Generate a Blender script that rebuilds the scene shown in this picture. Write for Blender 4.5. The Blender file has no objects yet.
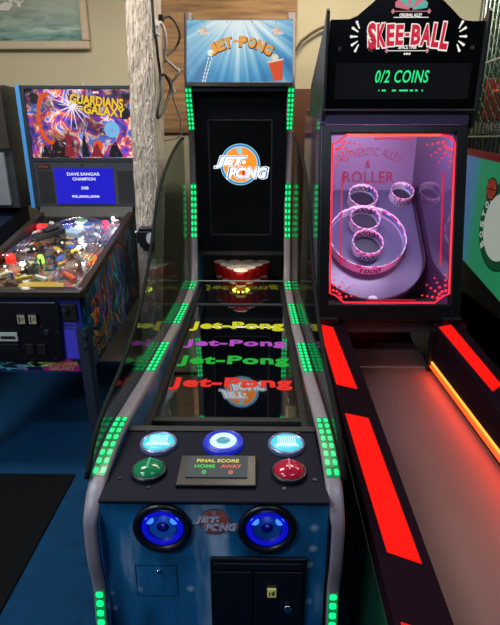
import bpy, math, random
from mathutils import Vector, Matrix
random.seed(7)
C = bpy.context.scene
COL = C.collection

# ------------------------------------------------------------------ camera, world, lights, exposure
cam_d = bpy.data.cameras.new('camera'); cam = bpy.data.objects.new('camera', cam_d); COL.objects.link(cam)
cam_d.sensor_fit = 'HORIZONTAL'; cam_d.sensor_width = 36.0; cam_d.lens = 36.0   # 500 px focal length in a 500 px wide frame
cam_d.clip_start = 0.02
cam.location = (0, 0, 1.6)
cam.rotation_euler = (math.radians(90 - 19), 0, math.radians(0.75))
C.camera = cam
C.view_settings.view_transform = 'Standard'
C.view_settings.look = 'None'
C.view_settings.exposure = 0.0
C.view_settings.gamma = 1.0
C.view_settings.use_curve_mapping = False

w = bpy.data.worlds.new('world'); C.world = w; w.use_nodes = True
w.node_tree.nodes['Background'].inputs['Color'].default_value = (0.10, 0.13, 0.2, 1)
w.node_tree.nodes['Background'].inputs['Strength'].default_value = 0.2

def area(name, loc, size, power, col, rot=(0, 0, 0), sy=None, spread=None):
    d = bpy.data.lights.new(name, 'AREA'); d.energy = power; d.color = col; d.size = size
    if sy: d.shape = 'RECTANGLE'; d.size_y = sy
    if spread: d.spread = math.radians(spread)
    o = bpy.data.objects.new(name, d); COL.objects.link(o); o.location = loc; o.rotation_euler = rot
    return o
# ceiling tubes of the hall, then two added front fills (fixtures are built below, around them)
area('ceiling_and_fill_light', (-1.3, 2.5, 3.13), 1.2, 62, (1.0, 0.93, 0.80), sy=0.25)
area('ceiling_and_fill_light', (0.4, 3.5, 3.13), 1.2, 40, (1.0, 0.85, 0.66), sy=0.25)
area('ceiling_and_fill_light', (-1.9, 0.6, 3.13), 1.2, 45, (0.66, 0.80, 1.0), sy=0.25)
area('ceiling_and_fill_light', (2.0, 3.2, 3.13), 1.2, 25, (0.9, 1.0, 0.9), sy=0.25)
area('ceiling_and_fill_light', (1.0, 0.3, 3.13), 1.2, 17, (0.62, 0.74, 1.0), sy=0.25)  # unseen fill lamp added to brighten the front of the machines
area('ceiling_and_fill_light', (-2.2, -1.0, 3.13), 1.2, 60, (0.70, 0.82, 1.0), sy=0.25)  # unseen lamp added to light the dark front panel

# ------------------------------------------------------------------ helpers
def lin(h):
    h = h.lstrip('#'); o = []
    for i in (0, 2, 4):
        v = int(h[i:i+2], 16) / 255
        o.append(v / 12.92 if v <= 0.04045 else ((v + 0.055) / 1.055) ** 2.4)
    return (o[0], o[1], o[2], 1.0)

def new_mat(name):
    m = bpy.data.materials.new(name); m.use_nodes = True
    return m, m.node_tree.nodes, m.node_tree.links

def pbr(name, col, rough=0.5, metal=0.0, ior=1.5, noise=0.0, scale=20, bump=0.0, emis=None, es=0.0):
    m, N, L = new_mat(name); b = N['Principled BSDF']
    c = lin(col) if isinstance(col, str) else col
    b.inputs['Base Color'].default_value = c
    b.inputs['Roughness'].default_value = rough; b.inputs['Metallic'].default_value = metal
    b.inputs['IOR'].default_value = ior
    if emis:
        b.inputs['Emission Color'].default_value = lin(emis); b.inputs['Emission Strength'].default_value = es
    if noise or bump:
        tc = N.new('ShaderNodeTexCoord'); nz = N.new('ShaderNodeTexNoise')
        nz.inputs['Scale'].default_value = scale; nz.inputs['Detail'].default_value = 5
        L.new(tc.outputs['Object'], nz.inputs['Vector'])
        if noise:
            r = N.new('ShaderNodeMix'); r.data_type = 'RGBA'
            r.inputs[6].default_value = tuple(x * (1 - noise) for x in c[:3]) + (1,)
            r.inputs[7].default_value = tuple(min(1, x * (1 + noise)) for x in c[:3]) + (1,)
            L.new(nz.outputs['Fac'], r.inputs[0]); L.new(r.outputs[2], b.inputs['Base Color'])
        if bump:
            bp = N.new('ShaderNodeBump'); bp.inputs['Strength'].default_value = bump; bp.inputs['Distance'].default_value = 0.02
            L.new(nz.outputs['Fac'], bp.inputs['Height']); L.new(bp.outputs['Normal'], b.inputs['Normal'])
    return m

def emi(name, col, s=1.0, base='050505', rough=0.35, ior=1.5):
    return pbr(name, base, rough, ior=ior, emis=col, es=s)

def clear(name, tint=(1, 1, 1), f0=0.05, mx=1.0, rough=0.0):
    m, N, L = new_mat(name); out = N['Material Output']; N.remove(N['Principled BSDF'])
    t = N.new('ShaderNodeBsdfTransparent'); t.inputs['Color'].default_value = (*tint, 1)
    g = N.new('ShaderNodeBsdfGlossy'); g.inputs['Roughness'].default_value = rough
    lw = N.new('ShaderNodeLayerWeight'); pw = N.new('ShaderNodeMath'); pw.operation = 'POWER'; pw.inputs[1].default_value = 5
    mr = N.new('ShaderNodeMapRange'); mr.inputs['To Min'].default_value = f0; mr.inputs['To Max'].default_value = mx
    mix = N.new('ShaderNodeMixShader')
    L.new(lw.outputs['Facing'], pw.inputs[0]); L.new(pw.outputs[0], mr.inputs['Value']); L.new(mr.outputs[0], mix.inputs[0])
    L.new(t.outputs[0], mix.inputs[1]); L.new(g.outputs[0], mix.inputs[2]); L.new(mix.outputs[0], out.inputs['Surface'])
    return m

def ramp(N, stops):
    r = N.new('ShaderNodeValToRGB'); e = r.color_ramp.elements
    while len(e) < len(stops): e.new(0.5)
    for k, (p, c) in enumerate(stops):
        e[k].position = p; e[k].color = lin(c) if isinstance(c, str) else c
    return r

class F:                                     # a plane to draw on: origin, right, up; n looks at the viewer
    def __init__(s, o, u, v):
        s.o = Vector(o); s.u = Vector(u).normalized(); s.v = Vector(v).normalized(); s.n = s.u.cross(s.v)
    def p(s, x, y, d=0.0): return s.o + s.u * x + s.v * y + s.n * d
    def at(s, x, y, d=0.0, rot=0.0):
        f = F(s.p(x, y, d), s.u, s.v)
        if rot:
            c, sn = math.cos(rot), math.sin(rot)
            f.u, f.v = s.u * c + s.v * sn, s.v * c - s.u * sn
        return f

def root_of(o):
    while o.parent: o = o.parent
    return o

class MB:
    def __init__(s): s.V = []; s.F = []; s.S = []; s.M = []
    def add(s, vs, fs, smooth=False, mi=0):
        b = len(s.V); s.V += [Vector(v) for v in vs]
        for f in fs: s.F.append([b + i for i in f]); s.S.append(smooth); s.M.append(mi)
        return s
    def box(s, x0, x1, y0, y1, z0, z1, mi=0):
        v = [(x, y, z) for z in (z0, z1) for y in (y0, y1) for x in (x0, x1)]
        return s.add(v, [(0, 2, 3, 1), (4, 5, 7, 6), (0, 1, 5, 4), (2, 6, 7, 3), (0, 4, 6, 2), (1, 3, 7, 5)], mi=mi)
    def fbox(s, f, x0, x1, y0, y1, d0, d1, mi=0):
        return s.prism([(x0, y0), (x1, y0), (x1, y1), (x0, y1)], f, d0, d1, mi)
    def prism(s, poly, f, d0, d1, mi=0, smooth=False):
        if sum(poly[i-1][0] * poly[i][1] - poly[i][0] * poly[i-1][1] for i in range(len(poly))) < 0: poly = poly[::-1]
        n = len(poly)
        v = [f.p(x, y, d0) for x, y in poly] + [f.p(x, y, d1) for x, y in poly]
        s.add(v, [tuple(range(n - 1, -1, -1)), tuple(range(n, 2 * n))], mi=mi)
        b = len(s.V) - 2 * n
        for i in range(n):
            j = (i + 1) % n; s.F.append([b + i, b + j, b + n + j, b + n + i]); s.S.append(smooth); s.M.append(mi)
        return s
    def disc(s, f, cx, cy, r, d0, d1, n=32, mi=0, ry=None):
        return s.prism([(cx + r * math.cos(2 * math.pi * i / n), cy + (ry or r) * math.sin(2 * math.pi * i / n)) for i in range(n)], f, d0, d1, mi, True)
    def lathe(s, f, prof, n=32, mi=None, arc=None):          # prof: (radius, height along n)
        k = len(prof); v = []; fs = []
        for i in range(n):
            a = 2 * math.pi * i / n
            for r, h in prof: v.append(f.p(r * math.cos(a), r * math.sin(a), h))
        b = len(s.V); s.V += v
        for i in range(n):
            j = (i + 1) % n
            for q in range(k - 1):
                s.F.append([b + i * k + q, b + j * k + q, b + j * k + q + 1, b + i * k + q + 1]); s.S.append(True)
                s.M.append(mi(i / n, q) if callable(mi) else (mi or 0))
        return s
    def tube(s, path, r, n=8, mi=0, closed=False):
        P = [Vector(p) for p in path]; m = len(P); v = []; prev = None
        for i in range(m):
            a = P[(i - 1) % m] if closed or i else P[0]; c = P[(i + 1) % m] if closed or i < m - 1 else P[-1]
            t = (c - a).normalized()
            x = prev if prev else Vector((0.3, 0.2, 1)) if abs(t.z) < 0.9 else Vector((1, 0.2, 0))
            x = (x - t * x.dot(t)).normalized(); prev = x; y = t.cross(x)
            rr = r[i] if isinstance(r, (list, tuple)) else r
            v += [P[i] + (x * math.cos(2 * math.pi * q / n) + y * math.sin(2 * math.pi * q / n)) * rr for q in range(n)]
        b = len(s.V); s.V += v
        for i in range(m if closed else m - 1):
            j = (i + 1) % m
            for q in range(n):
                z = (q + 1) % n; s.F.append([b + i * n + q, b + i * n + z, b + j * n + z, b + j * n + q]); s.S.append(True); s.M.append(mi)
        if not closed:
            s.F += [[b + q for q in range(n)][::-1], [b + (m - 1) * n + q for q in range(n)]]; s.S += [False] * 2; s.M += [mi] * 2
        return s
    def ball(s, c, r, n=16, mi=0, sz=1.0):
        k = n // 2
        return s.lathe(F(c, (1, 0, 0), (0, 1, 0)), [(max(1e-5, r * math.sin(math.pi * i / k)), -r * sz * math.cos(math.pi * i / k)) for i in range(k + 1)], n, mi)
    def build(s, name, mats, parent=None, bevel=0.0, loc=None):
        me = bpy.data.meshes.new(name)
        if parent: off = root_of(parent).location
        elif loc is not None: off = Vector(loc)
        else:
            lo = [min(v[i] for v in s.V) for i in range(3)]; hi = [max(v[i] for v in s.V) for i in range(3)]
            off = Vector(((lo[0] + hi[0]) / 2, (lo[1] + hi[1]) / 2, lo[2]))
        me.from_pydata([v - off for v in s.V], [], s.F); me.update()
        for m in (mats if isinstance(mats, (list, tuple)) else [mats]): me.materials.append(m)
        for p, sm, mi in zip(me.polygons, s.S, s.M): p.use_smooth = sm; p.material_index = mi
        o = bpy.data.objects.new(name, me); COL.objects.link(o)
        if parent: o.parent = parent
        else: o.location = off
        if bevel:
            b = o.modifiers.new('bevel', 'BEVEL'); b.width = bevel; b.segments = 2; b.limit_method = 'ANGLE'; b.angle_limit = 0.9
        return o

def tag(o, label, cat, group=None):
    o['label'] = label; o['category'] = cat
    if group: o['group'] = group
    return o
def thing(name, loc, label, cat, group=None):
    o = bpy.data.objects.new(name, None); COL.objects.link(o); o.location = loc; o.empty_display_size = 0.1
    return tag(o, label, cat, group)
def struct(o): o['kind'] = 'structure'; return o

_tc = {}
def text_geo(body, bold=0.0, shear=0.0, space=1.0, res=3):
    key = (body, bold, shear, space)
    if key not in _tc:
        cu = bpy.data.curves.new('t', 'FONT'); cu.body = body; cu.offset = bold; cu.shear = shear; cu.space_character = space
        cu.resolution_u = res; cu.fill_mode = 'BOTH'; cu.extrude = 0.05; cu.align_x = 'CENTER'
        ob = bpy.data.objects.new('t', cu); COL.objects.link(ob)
        dg = bpy.context.evaluated_depsgraph_get(); dg.update()
        me = bpy.data.meshes.new_from_object(ob.evaluated_get(dg))
        vs = [v.co.copy() for v in me.vertices]; fs = [tuple(p.vertices) for p in me.polygons]
        bpy.data.objects.remove(ob); bpy.data.curves.remove(cu); bpy.data.meshes.remove(me)
        x0 = min(v.x for v in vs); x1 = max(v.x for v in vs); y0 = min(v.y for v in vs); y1 = max(v.y for v in vs)
        _tc[key] = ([((v.x - (x0 + x1) / 2) / (x1 - x0), (v.y - (y0 + y1) / 2) / (y1 - y0), 1 if v.z > 0 else 0) for v in vs], fs)
    return _tc[key]
def put_text(mb, body, f, w, h, d0=0.0, d1=0.001, bold=0.0, shear=0.0, space=1.0, mi=0, warp=None):
    vs, fs = text_geo(body, bold, shear, space)
    P = []
    for x, y, k in vs:
        X, Y = x * w, y * h
        if warp: P.append(warp(X, Y, d0 + (d1 - d0) * k))
        else: P.append(f.p(X, Y, d0 + (d1 - d0) * k))
    return mb.add(P, fs, mi=mi)

XR, UP = (1, 0, 0), (0, 0, 1)

# ------------------------------------------------------------------ shared materials
BLACK = pbr('black_laminate', '#0c0c10', 0.35, noise=0.2)
BLACKM = pbr('black_matte', '#08080a', 0.6, noise=0.2)
CHROME = pbr('chrome', '#c8c8cc', 0.15, 1.0)
STEEL = pbr('brushed_steel', '#8a8c90', 0.35, 1.0)
DARKMETAL = pbr('dark_metal', '#2a2d33', 0.35, 0.7)
GREEN_LED = emi('green_led', '#10f080', 1.6)
GREEN_GLOW = emi('green_lit_channel', '#00a050', 0.55)
CHANNEL = pbr('milky_channel', '#8a8086', 0.35, noise=0.10)
GLASS = clear('clear_acrylic', (0.95, 0.97, 0.97), 0.06)
RIM = pbr('dark_glass_edge', '#0c1412', 0.7, ior=1.2)
WHITE = pbr('white_plastic', '#e6e4e0', 0.4)

# ------------------------------------------------------------------ room
def floor_mat():
    return pbr('grey_concrete', '#8b8a8c', 0.55, noise=0.35, scale=6)
def carpet_mat():
    return pbr('blue_carpet', '#08304f', 0.9, ior=1.2, noise=0.35, scale=14, bump=0.2)
struct(MB().box(-3.4, 3.4, -2.5, 4.4, -0.1, 0).build('floor', floor_mat()))
struct(MB().box(-3.4, 3.4, -2.5, 3.47, 0.0, 0.006).build('carpet', carpet_mat()))
WALLM = pbr('beige_paint', '#b4ab90', 0.8, noise=0.08, scale=3)
struct(MB().box(-3.5, 3.5, 4.4, 4.5, -0.1, 3.3).build('wall_back', WALLM))
struct(MB().box(-3.5, -3.4, -2.6, 4.4, -0.1, 3.3).build('wall_left', WALLM))
struct(MB().box(3.4, 3.5, -2.6, 4.4, -0.1, 3.3).build('wall_right', pbr('dark_green_paint', '#3d4a42', 0.8, noise=0.1)))
struct(MB().box(-3.4, 3.4, -2.6, -2.5, -0.1, 3.3).build('wall_front', pbr('dim_paint', '#5a5750', 0.8, noise=0.1)))
struct(MB().box(-3.5, 3.5, -2.6, 4.5, 3.3, 3.4).build('ceiling', pbr('ceiling_tiles', '#8c8a84', 0.9, noise=0.05)))

def wood_mat():
    m, N, L = new_mat('brown_wood'); b = N['Principled BSDF']; b.inputs['Roughness'].default_value = 0.6
    tc = N.new('ShaderNodeTexCoord'); mp = N.new('ShaderNodeMapping'); mp.inputs['Scale'].default_value = (0.8, 1, 9)
    nz = N.new('ShaderNodeTexNoise'); nz.inputs['Scale'].default_value = 3; nz.inputs['Detail'].default_value = 6
    r = ramp(N, [(0.3, '#5a3c22'), (0.55, '#8f6a40'), (0.8, '#a8875c')])
    L.new(tc.outputs['Object'], mp.inputs[0]); L.new(mp.outputs[0], nz.inputs['Vector']); L.new(nz.outputs['Fac'], r.inputs[0]); L.new(r.outputs[0], b.inputs['Base Color'])
    return m
WOODM = wood_mat()
mb = MB(); mb.box(-0.95, 0.30, 4.37, 4.4, 1.66, 3.3)
struct(mb.build('trim_1', WOODM))
mb = MB(); mb.box(0.30, 0.62, 4.375, 4.4, 0, 1.99)
struct(mb.build('trim_2', pbr('red_brown_panel', '#5a3420', 0.6, noise=0.3, scale=8)))
# rough pale timber post
def bark_mat():
    m, N, L = new_mat('rough_painted_timber'); b = N['Principled BSDF']; b.inputs['Roughness'].default_value = 0.85
    tc = N.new('ShaderNodeTexCoord'); mp = N.new('ShaderNodeMapping'); mp.inputs['Scale'].default_value = (40, 40, 8)
    nz = N.new('ShaderNodeTexNoise'); nz.inputs['Scale'].default_value = 1.6; nz.inputs['Detail'].default_value = 8; nz.inputs['Distortion'].default_value = 1.2
    r = ramp(N, [(0.30, '#8c7f74'), (0.5, '#c0b4a8'), (0.75, '#d8cec4')])
    bp = N.new('ShaderNodeBump'); bp.inputs['Strength'].default_value = 0.9; bp.inputs['Distance'].default_value = 0.03
    L.new(tc.outputs['Object'], mp.inputs[0]); L.new(mp.outputs[0], nz.inputs['Vector']); L.new(nz.outputs['Fac'], r.inputs[0])
    L.new(r.outputs[0], b.inputs['Base Color']); L.new(nz.outputs['Fac'], bp.inputs['Height']); L.new(bp.outputs['Normal'], b.inputs['Normal'])
    return m
mb = MB(); n = 40; v = []; fs = []
def lerp_tab(T, z):
    for (z0, a0), (z1, a1) in zip(T, T[1:]):
        if z <= z1: return a0 + (a1 - a0) * (z - z0) / (z1 - z0)
    return T[-1][1]
for i in range(n + 1):
    z = 3.3 * i / n
    xl = lerp_tab([(0, -.79), (.45, -.779), (.93, -.764), (1.37, -.757), (2.33, -.733), (3.4, -.715)], z) + random.uniform(-.004, .004)
    xr = lerp_tab([(0, -.70), (.45, -.684), (1.0, -.647), (1.37, -.614), (2.33, -.589), (3.4, -.575)], z) + random.uniform(-.003, .003)
    for x, y in ((xl, 3.17), (xl + .05, 3.162 + random.uniform(-.004, .004)), (xr - .04, 3.162 + random.uniform(-.004, .004)), (xr, 3.175), (xr + .010, 3.42), (xl, 3.42)): v.append((x, y, z))
for i in range(n):
    for q in range(6): fs.append((i * 6 + q, i * 6 + (q + 1) % 6, (i + 1) * 6 + (q + 1) % 6, (i + 1) * 6 + q))
fs += [tuple(range(5, -1, -1)), tuple(range(n * 6, n * 6 + 6))]
mb.add(v, fs); struct(mb.build('pillar', bark_mat()))

# ceiling fixtures; the last two house the added front fills
for k, (x, y, lb) in enumerate(((-1.3, 2.5, 'white ceiling tube fixture above the pinball machine'), (0.4, 3.5, 'white ceiling tube fixture above the cup game'),
                                (-1.9, 0.6, 'white ceiling tube fixture above the black floor mat'), (2.0, 3.2, 'white ceiling tube fixture above the basketball machine'), (1.0, 0.3, 'added ceiling fill fixture above the near end of the alley'), (-2.2, -1.0, 'added ceiling fill fixture behind the viewer on the left'))):
    t = thing('ceiling_light', (x, y, 3.3), lb, 'ceiling light', 'ceiling tube fixtures')
    MB().box(x - .65, x + .65, y - .15, y + .15, 3.24, 3.3).build('housing', WHITE, t, 0.005)
    MB().box(x - .6, x + .6, y - .12, y + .12, 3.225, 3.24).build('diffuser', emi('tube_diffuser', '#fff4e0', 1.0), t)

# floor mat
tag(MB().box(-2.3, -0.905, 0.3, 2.10, 0.006, 0.016).build('floor_mat', pbr('black_mat', '#05070a', 0.9, ior=1.2, noise=0.3, scale=60, bump=0.3), bevel=0.003),
    'black rectangular floor mat lying on the blue floor in front of pinball', 'floor mat')

# painting
def sea_mat():
    m, N, L = new_mat('sea_painting'); b = N['Principled BSDF']; b.inputs['Roughness'].default_value = 0.45
    tc = N.new('ShaderNodeTexCoord'); mp = N.new('ShaderNodeMapping'); mp.inputs['Scale'].default_value = (3, 1, 14)
    nz = N.new('ShaderNodeTexNoise'); nz.inputs['Scale'].default_value = 1.4; nz.inputs['Detail'].default_value = 7; nz.inputs['Distortion'].default_value = 0.8
    r = ramp(N, [(0.28, '#2f5350'), (0.45, '#5f8580'), (0.6, '#88a49a'), (0.75, '#b9beb0')])
    sx = N.new('ShaderNodeSeparateXYZ'); mr = N.new('ShaderNodeMapRange'); mr.inputs['From Min'].default_value = .1; mr.inputs['From Max'].default_value = .42
    mx = N.new('ShaderNodeMix'); mx.data_type = 'RGBA'; mx.inputs[7].default_value = lin('#a5a896')
    L.new(tc.outputs['Object'], mp.inputs[0]); L.new(mp.outputs[0], nz.inputs['Vector']); L.new(nz.outputs['Fac'], r.inputs[0])
    L.new(tc.outputs['Object'], sx.inputs[0]); L.new(sx.outputs['Z'], mr.inputs['Value']); L.new(mr.outputs[0], mx.inputs[0]); L.new(r.outputs[0], mx.inputs[6])
    L.new(mx.outputs[2], b.inputs['Base Color'])
    return m
px0, px1, pz0, pz1 = -2.6, -1.31, 2.274, 3.05
t = thing('painting', ((px0 + px1) / 2, 4.4, pz0), 'sea painting in a pale wooden frame hanging on the beige wall', 'painting')
WF = pbr('pale_frame_wood', '#b5a48c', 0.5, noise=0.12, scale=30)
mb = MB(); fw = 0.06
for a in ((px0, px1, pz0, pz0 + fw), (px0, px1, pz1 - fw, pz1), (px0, px0 + fw, pz0 + fw, pz1 - fw), (px1 - fw, px1, pz0 + fw, pz1 - fw)):
    mb.box(a[0], a[1], 4.35, 4.395, a[2], a[3])
mb.build('frame', WF, t, 0.012)
MB().box(px0 + fw, px1 - fw, 4.372, 4.39, pz0 + fw, pz1 - fw).build('canvas', sea_mat(), t)
mb = MB(); f = F((0, 4.372, 0), XR, UP)
for (x, z, l, a) in ((-1.95, 2.62, .16, .5), (-1.9, 2.60, .2, .8), (-1.86, 2.6, .17, 1.1), (-1.83, 2.57, .2, 1.5), (-2.0, 2.56, .13, .2), (-1.8, 2.6, .14, 2.0)):
    g = f.at(x, z, 0, a); mb.prism([(0, -.012), (l * .6, -.03), (l, 0), (l * .6, .03), (0, .012)], g, -.001, .002)
mb.build('white_foam', pbr('white_paint_strokes', '#d8d4cc', 0.5), t)

# ------------------------------------------------------------------ cables, boxes on the pillar
def smooth_path(P, k=6):
    P = [Vector(p) for p in P]; o = []
    for i in range(len(P) - 1):
        a, b, c, d = P[max(0, i - 1)], P[i], P[i + 1], P[min(len(P) - 1, i + 2)]
        for q in range(k):
            t = q / k; o.append(0.5 * ((2 * b) + (c - a) * t + (2 * a - 5 * b + 4 * c - d) * t * t + (3 * b - a - 3 * c + d) * t ** 3))
    return o + [P[-1]]
BLK = pbr('black_rubber', '#0e0e10', 0.5); CRM = pbr('cream_cable', '#b4aaa0', 0.5); THN = pbr('grey_cable', '#7a7060', 0.5)
cb = MB().tube(smooth_path([(-0.58, 3.146, 2.7), (-0.578, 3.146, 2.23), (-0.569, 3.154, 2.132), (-0.569, 3.177, 2.046), (-0.569, 3.219, 1.966), (-0.569, 3.178, 1.851), (-0.581, 3.146, 1.778), (-0.585, 3.146, 1.726), (-0.569, 3.219, 1.754), (-0.55, 3.333, 1.844), (-0.536, 3.373, 1.914), (-0.561, 3.333, 1.974), (-0.569, 3.268, 1.966)]), 0.008).build('hanging_cable', BLK)
tag(cb, 'thick black cable hung in a loop down the right side of the pillar', 'cable')
cb = MB().tube(smooth_path([(-0.565, 3.37, 2.281), (-0.55, 3.55, 2.33), (-0.508, 3.56, 2.288), (-0.492, 3.56, 2.22), (-0.522, 3.55, 2.155), (-0.57, 3.48, 2.10), (-0.568, 3.40, 2.055)]), 0.007)
cb.box(-.60, -.56, 3.34, 3.40, 2.26, 2.30)
tag(cb.build('plug_cable', BLK), 'black plug with a round loop of thin cable beside the pillar top', 'cable')
cb = MB().tube(smooth_path([(-0.569, 3.186, 2.206), (-0.565, 3.30, 2.25), (-0.544, 3.30, 2.206), (-0.541, 3.30, 2.13), (-0.557, 3.32, 2.074), (-0.515, 3.41, 2.028), (-0.484, 3.41, 2.006), (-0.506, 3.41, 1.971), (-0.532, 3.41, 1.937), (-0.516, 3.41, 1.879)]), 0.009).build('power_cable', CRM)
tag(cb, 'cream power cable zigzagging down between the pillar and marquee', 'cable')
cb = MB().tube(smooth_path([(-0.575, 3.405, 1.99), (-0.55, 3.48, 1.96), (-0.542, 3.48, 1.873), (-0.515, 3.48, 1.785), (-0.495, 3.48, 1.73), (-0.50, 3.48, 1.688), (-0.50, 3.48, 1.639), (-0.54, 3.46, 1.61), (-0.598, 3.40, 1.60)]), 0.005).build('thin_cable', THN)
tag(cb, 'thin brownish cable drooping behind the left post of the cup game', 'cable')
cb = MB().tube(smooth_path([(.27, 4.36, 2.24), (.31, 4.36, 2.282), (.34, 4.36, 2.324), (.393, 4.36, 2.365), (.438, 4.36, 2.392), (.498, 4.36, 2.42), (.6, 4.36, 2.44)]), 0.011).build('wall_cable', pbr('brown_cable', '#4a3c30', 0.6))
tag(cb, 'dark cable arching over the beige wall right of the marquee', 'cable')
t = thing('outlet_box', (-.575, 3.29, 2.17), 'white outlet box with a socket on the pillar side', 'outlet box')
MB().box(-.60, -.565, 3.20, 3.27, 2.17, 2.245).build('box', WHITE, t, 0.004)
MB().box(-.566, -.563, 3.21, 3.26, 2.185, 2.23).build('socket_plate', CRM, t, 0.001)

t = thing('wall_box', (-.69, 3.16, .945), 'small black box with a white round sticker strapped on the pillar', 'box')
MB().box(-.735, -.648, 3.09, 3.165, .962, 1.07).build('box', pbr('black_plastic', '#141418', .35), t, 0.010)
MB().box(-.732, -.643, 3.085, 3.165, 1.066, 1.088).build('lid', BLACK, t, 0.005)
MB().box(-.764, -.742, 3.10, 3.16, .985, 1.065).build('side_clip', CHROME, t, 0.008)
MB().disc(F((-.662, 3.089, 1.022), XR, UP), 0, 0, .025, 0, .002, ry=.036).build('round_sticker', pbr('sticker', '#b9bac4', .5, noise=.35, scale=90), t)
MB().box(-.715, -.66, 3.10, 3.16, .94, .964).build('base', BLACKM, t, 0.006)

# ------------------------------------------------------------------ cup-toss cabinet (jet pong)
CX = -0.1135; HO = 0.355; TH = 0.042; HI = HO - TH
JP = thing('arcade_cup_game', (CX, 2.6, 0), 'tall black and blue ball-and-cup arcade game with green lights and lit marquee', 'arcade game')
FRONT = [(3.645, 2.37), (3.615, 2.24), (3.565, 2.08), (3.535, 1.95), (3.575, 1.83), (3.635, 1.72), (3.655, 1.62), (3.645, 1.40), (3.62, 1.17), (3.55, .88), (3.475, .66), (3.42, .635),
         (3.02, .612), (2.61, .625), (2.29, .645), (1.91, .67), (1.60, .70), (1.40, .715), (1.26, .705), (1.175, .683), (1.115, .63), (1.10, .58), (1.098, .48), (1.11, .40), (1.112, .34), (1.10, .25), (1.09, 0.02)]
def interp_front(fz0, k=5):
    P = smooth_path([(0, y, z) for y, z in FRONT], k); return [(p.y, p.z) for p in P]
FP = interp_front(0)
def space_mat(name, base='#0c2c4c', mid='#1c5a86', hi='#7aa0b4', rough=0.35):
    m, N, L = new_mat(name); b = N['Principled BSDF']; b.inputs['Roughness'].default_value = rough
    tc = N.new('ShaderNodeTexCoord'); mp = N.new('ShaderNodeMapping'); mp.inputs['Rotation'].default_value = (0, .6, 0); mp.inputs['Scale'].default_value = (6, 2, 1.2)
    nz = N.new('ShaderNodeTexNoise'); nz.inputs['Scale'].default_value = 1.3; nz.inputs['Detail'].default_value = 4
    r = ramp(N, [(0.32, base), (0.55, mid), (0.78, hi)])
    vo = N.new('ShaderNodeTexVoronoi'); vo.inputs['Scale'].default_value = 13
    st = N.new('ShaderNodeMapRange'); st.inputs['From Min'].default_value = 0.0; st.inputs['From Max'].default_value = 0.20; st.inputs['To Min'].default_value = .6; st.inputs['To Max'].default_value = 0
    mx = N.new('ShaderNodeMix'); mx.data_type = 'RGBA'; mx.inputs[7].default_value = lin('#c9d6e4')
    L.new(tc.outputs['Object'], mp.inputs[0]); L.new(mp.outputs[0], nz.inputs['Vector']); L.new(nz.outputs['Fac'], r.inputs[0])
    L.new(tc.outputs['Object'], vo.inputs['Vector']); L.new(vo.outputs['Distance'], st.inputs['Value']); L.new(st.outputs[0], mx.inputs[0])
    L.new(r.outputs[0], mx.inputs[6]); L.new(mx.outputs[2], b.inputs['Base Color'])
    return m
SPACE = space_mat('blue_space_print')
def seg_along(y0z0, i0, i1): return FP[i0:i1 + 1]
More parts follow.
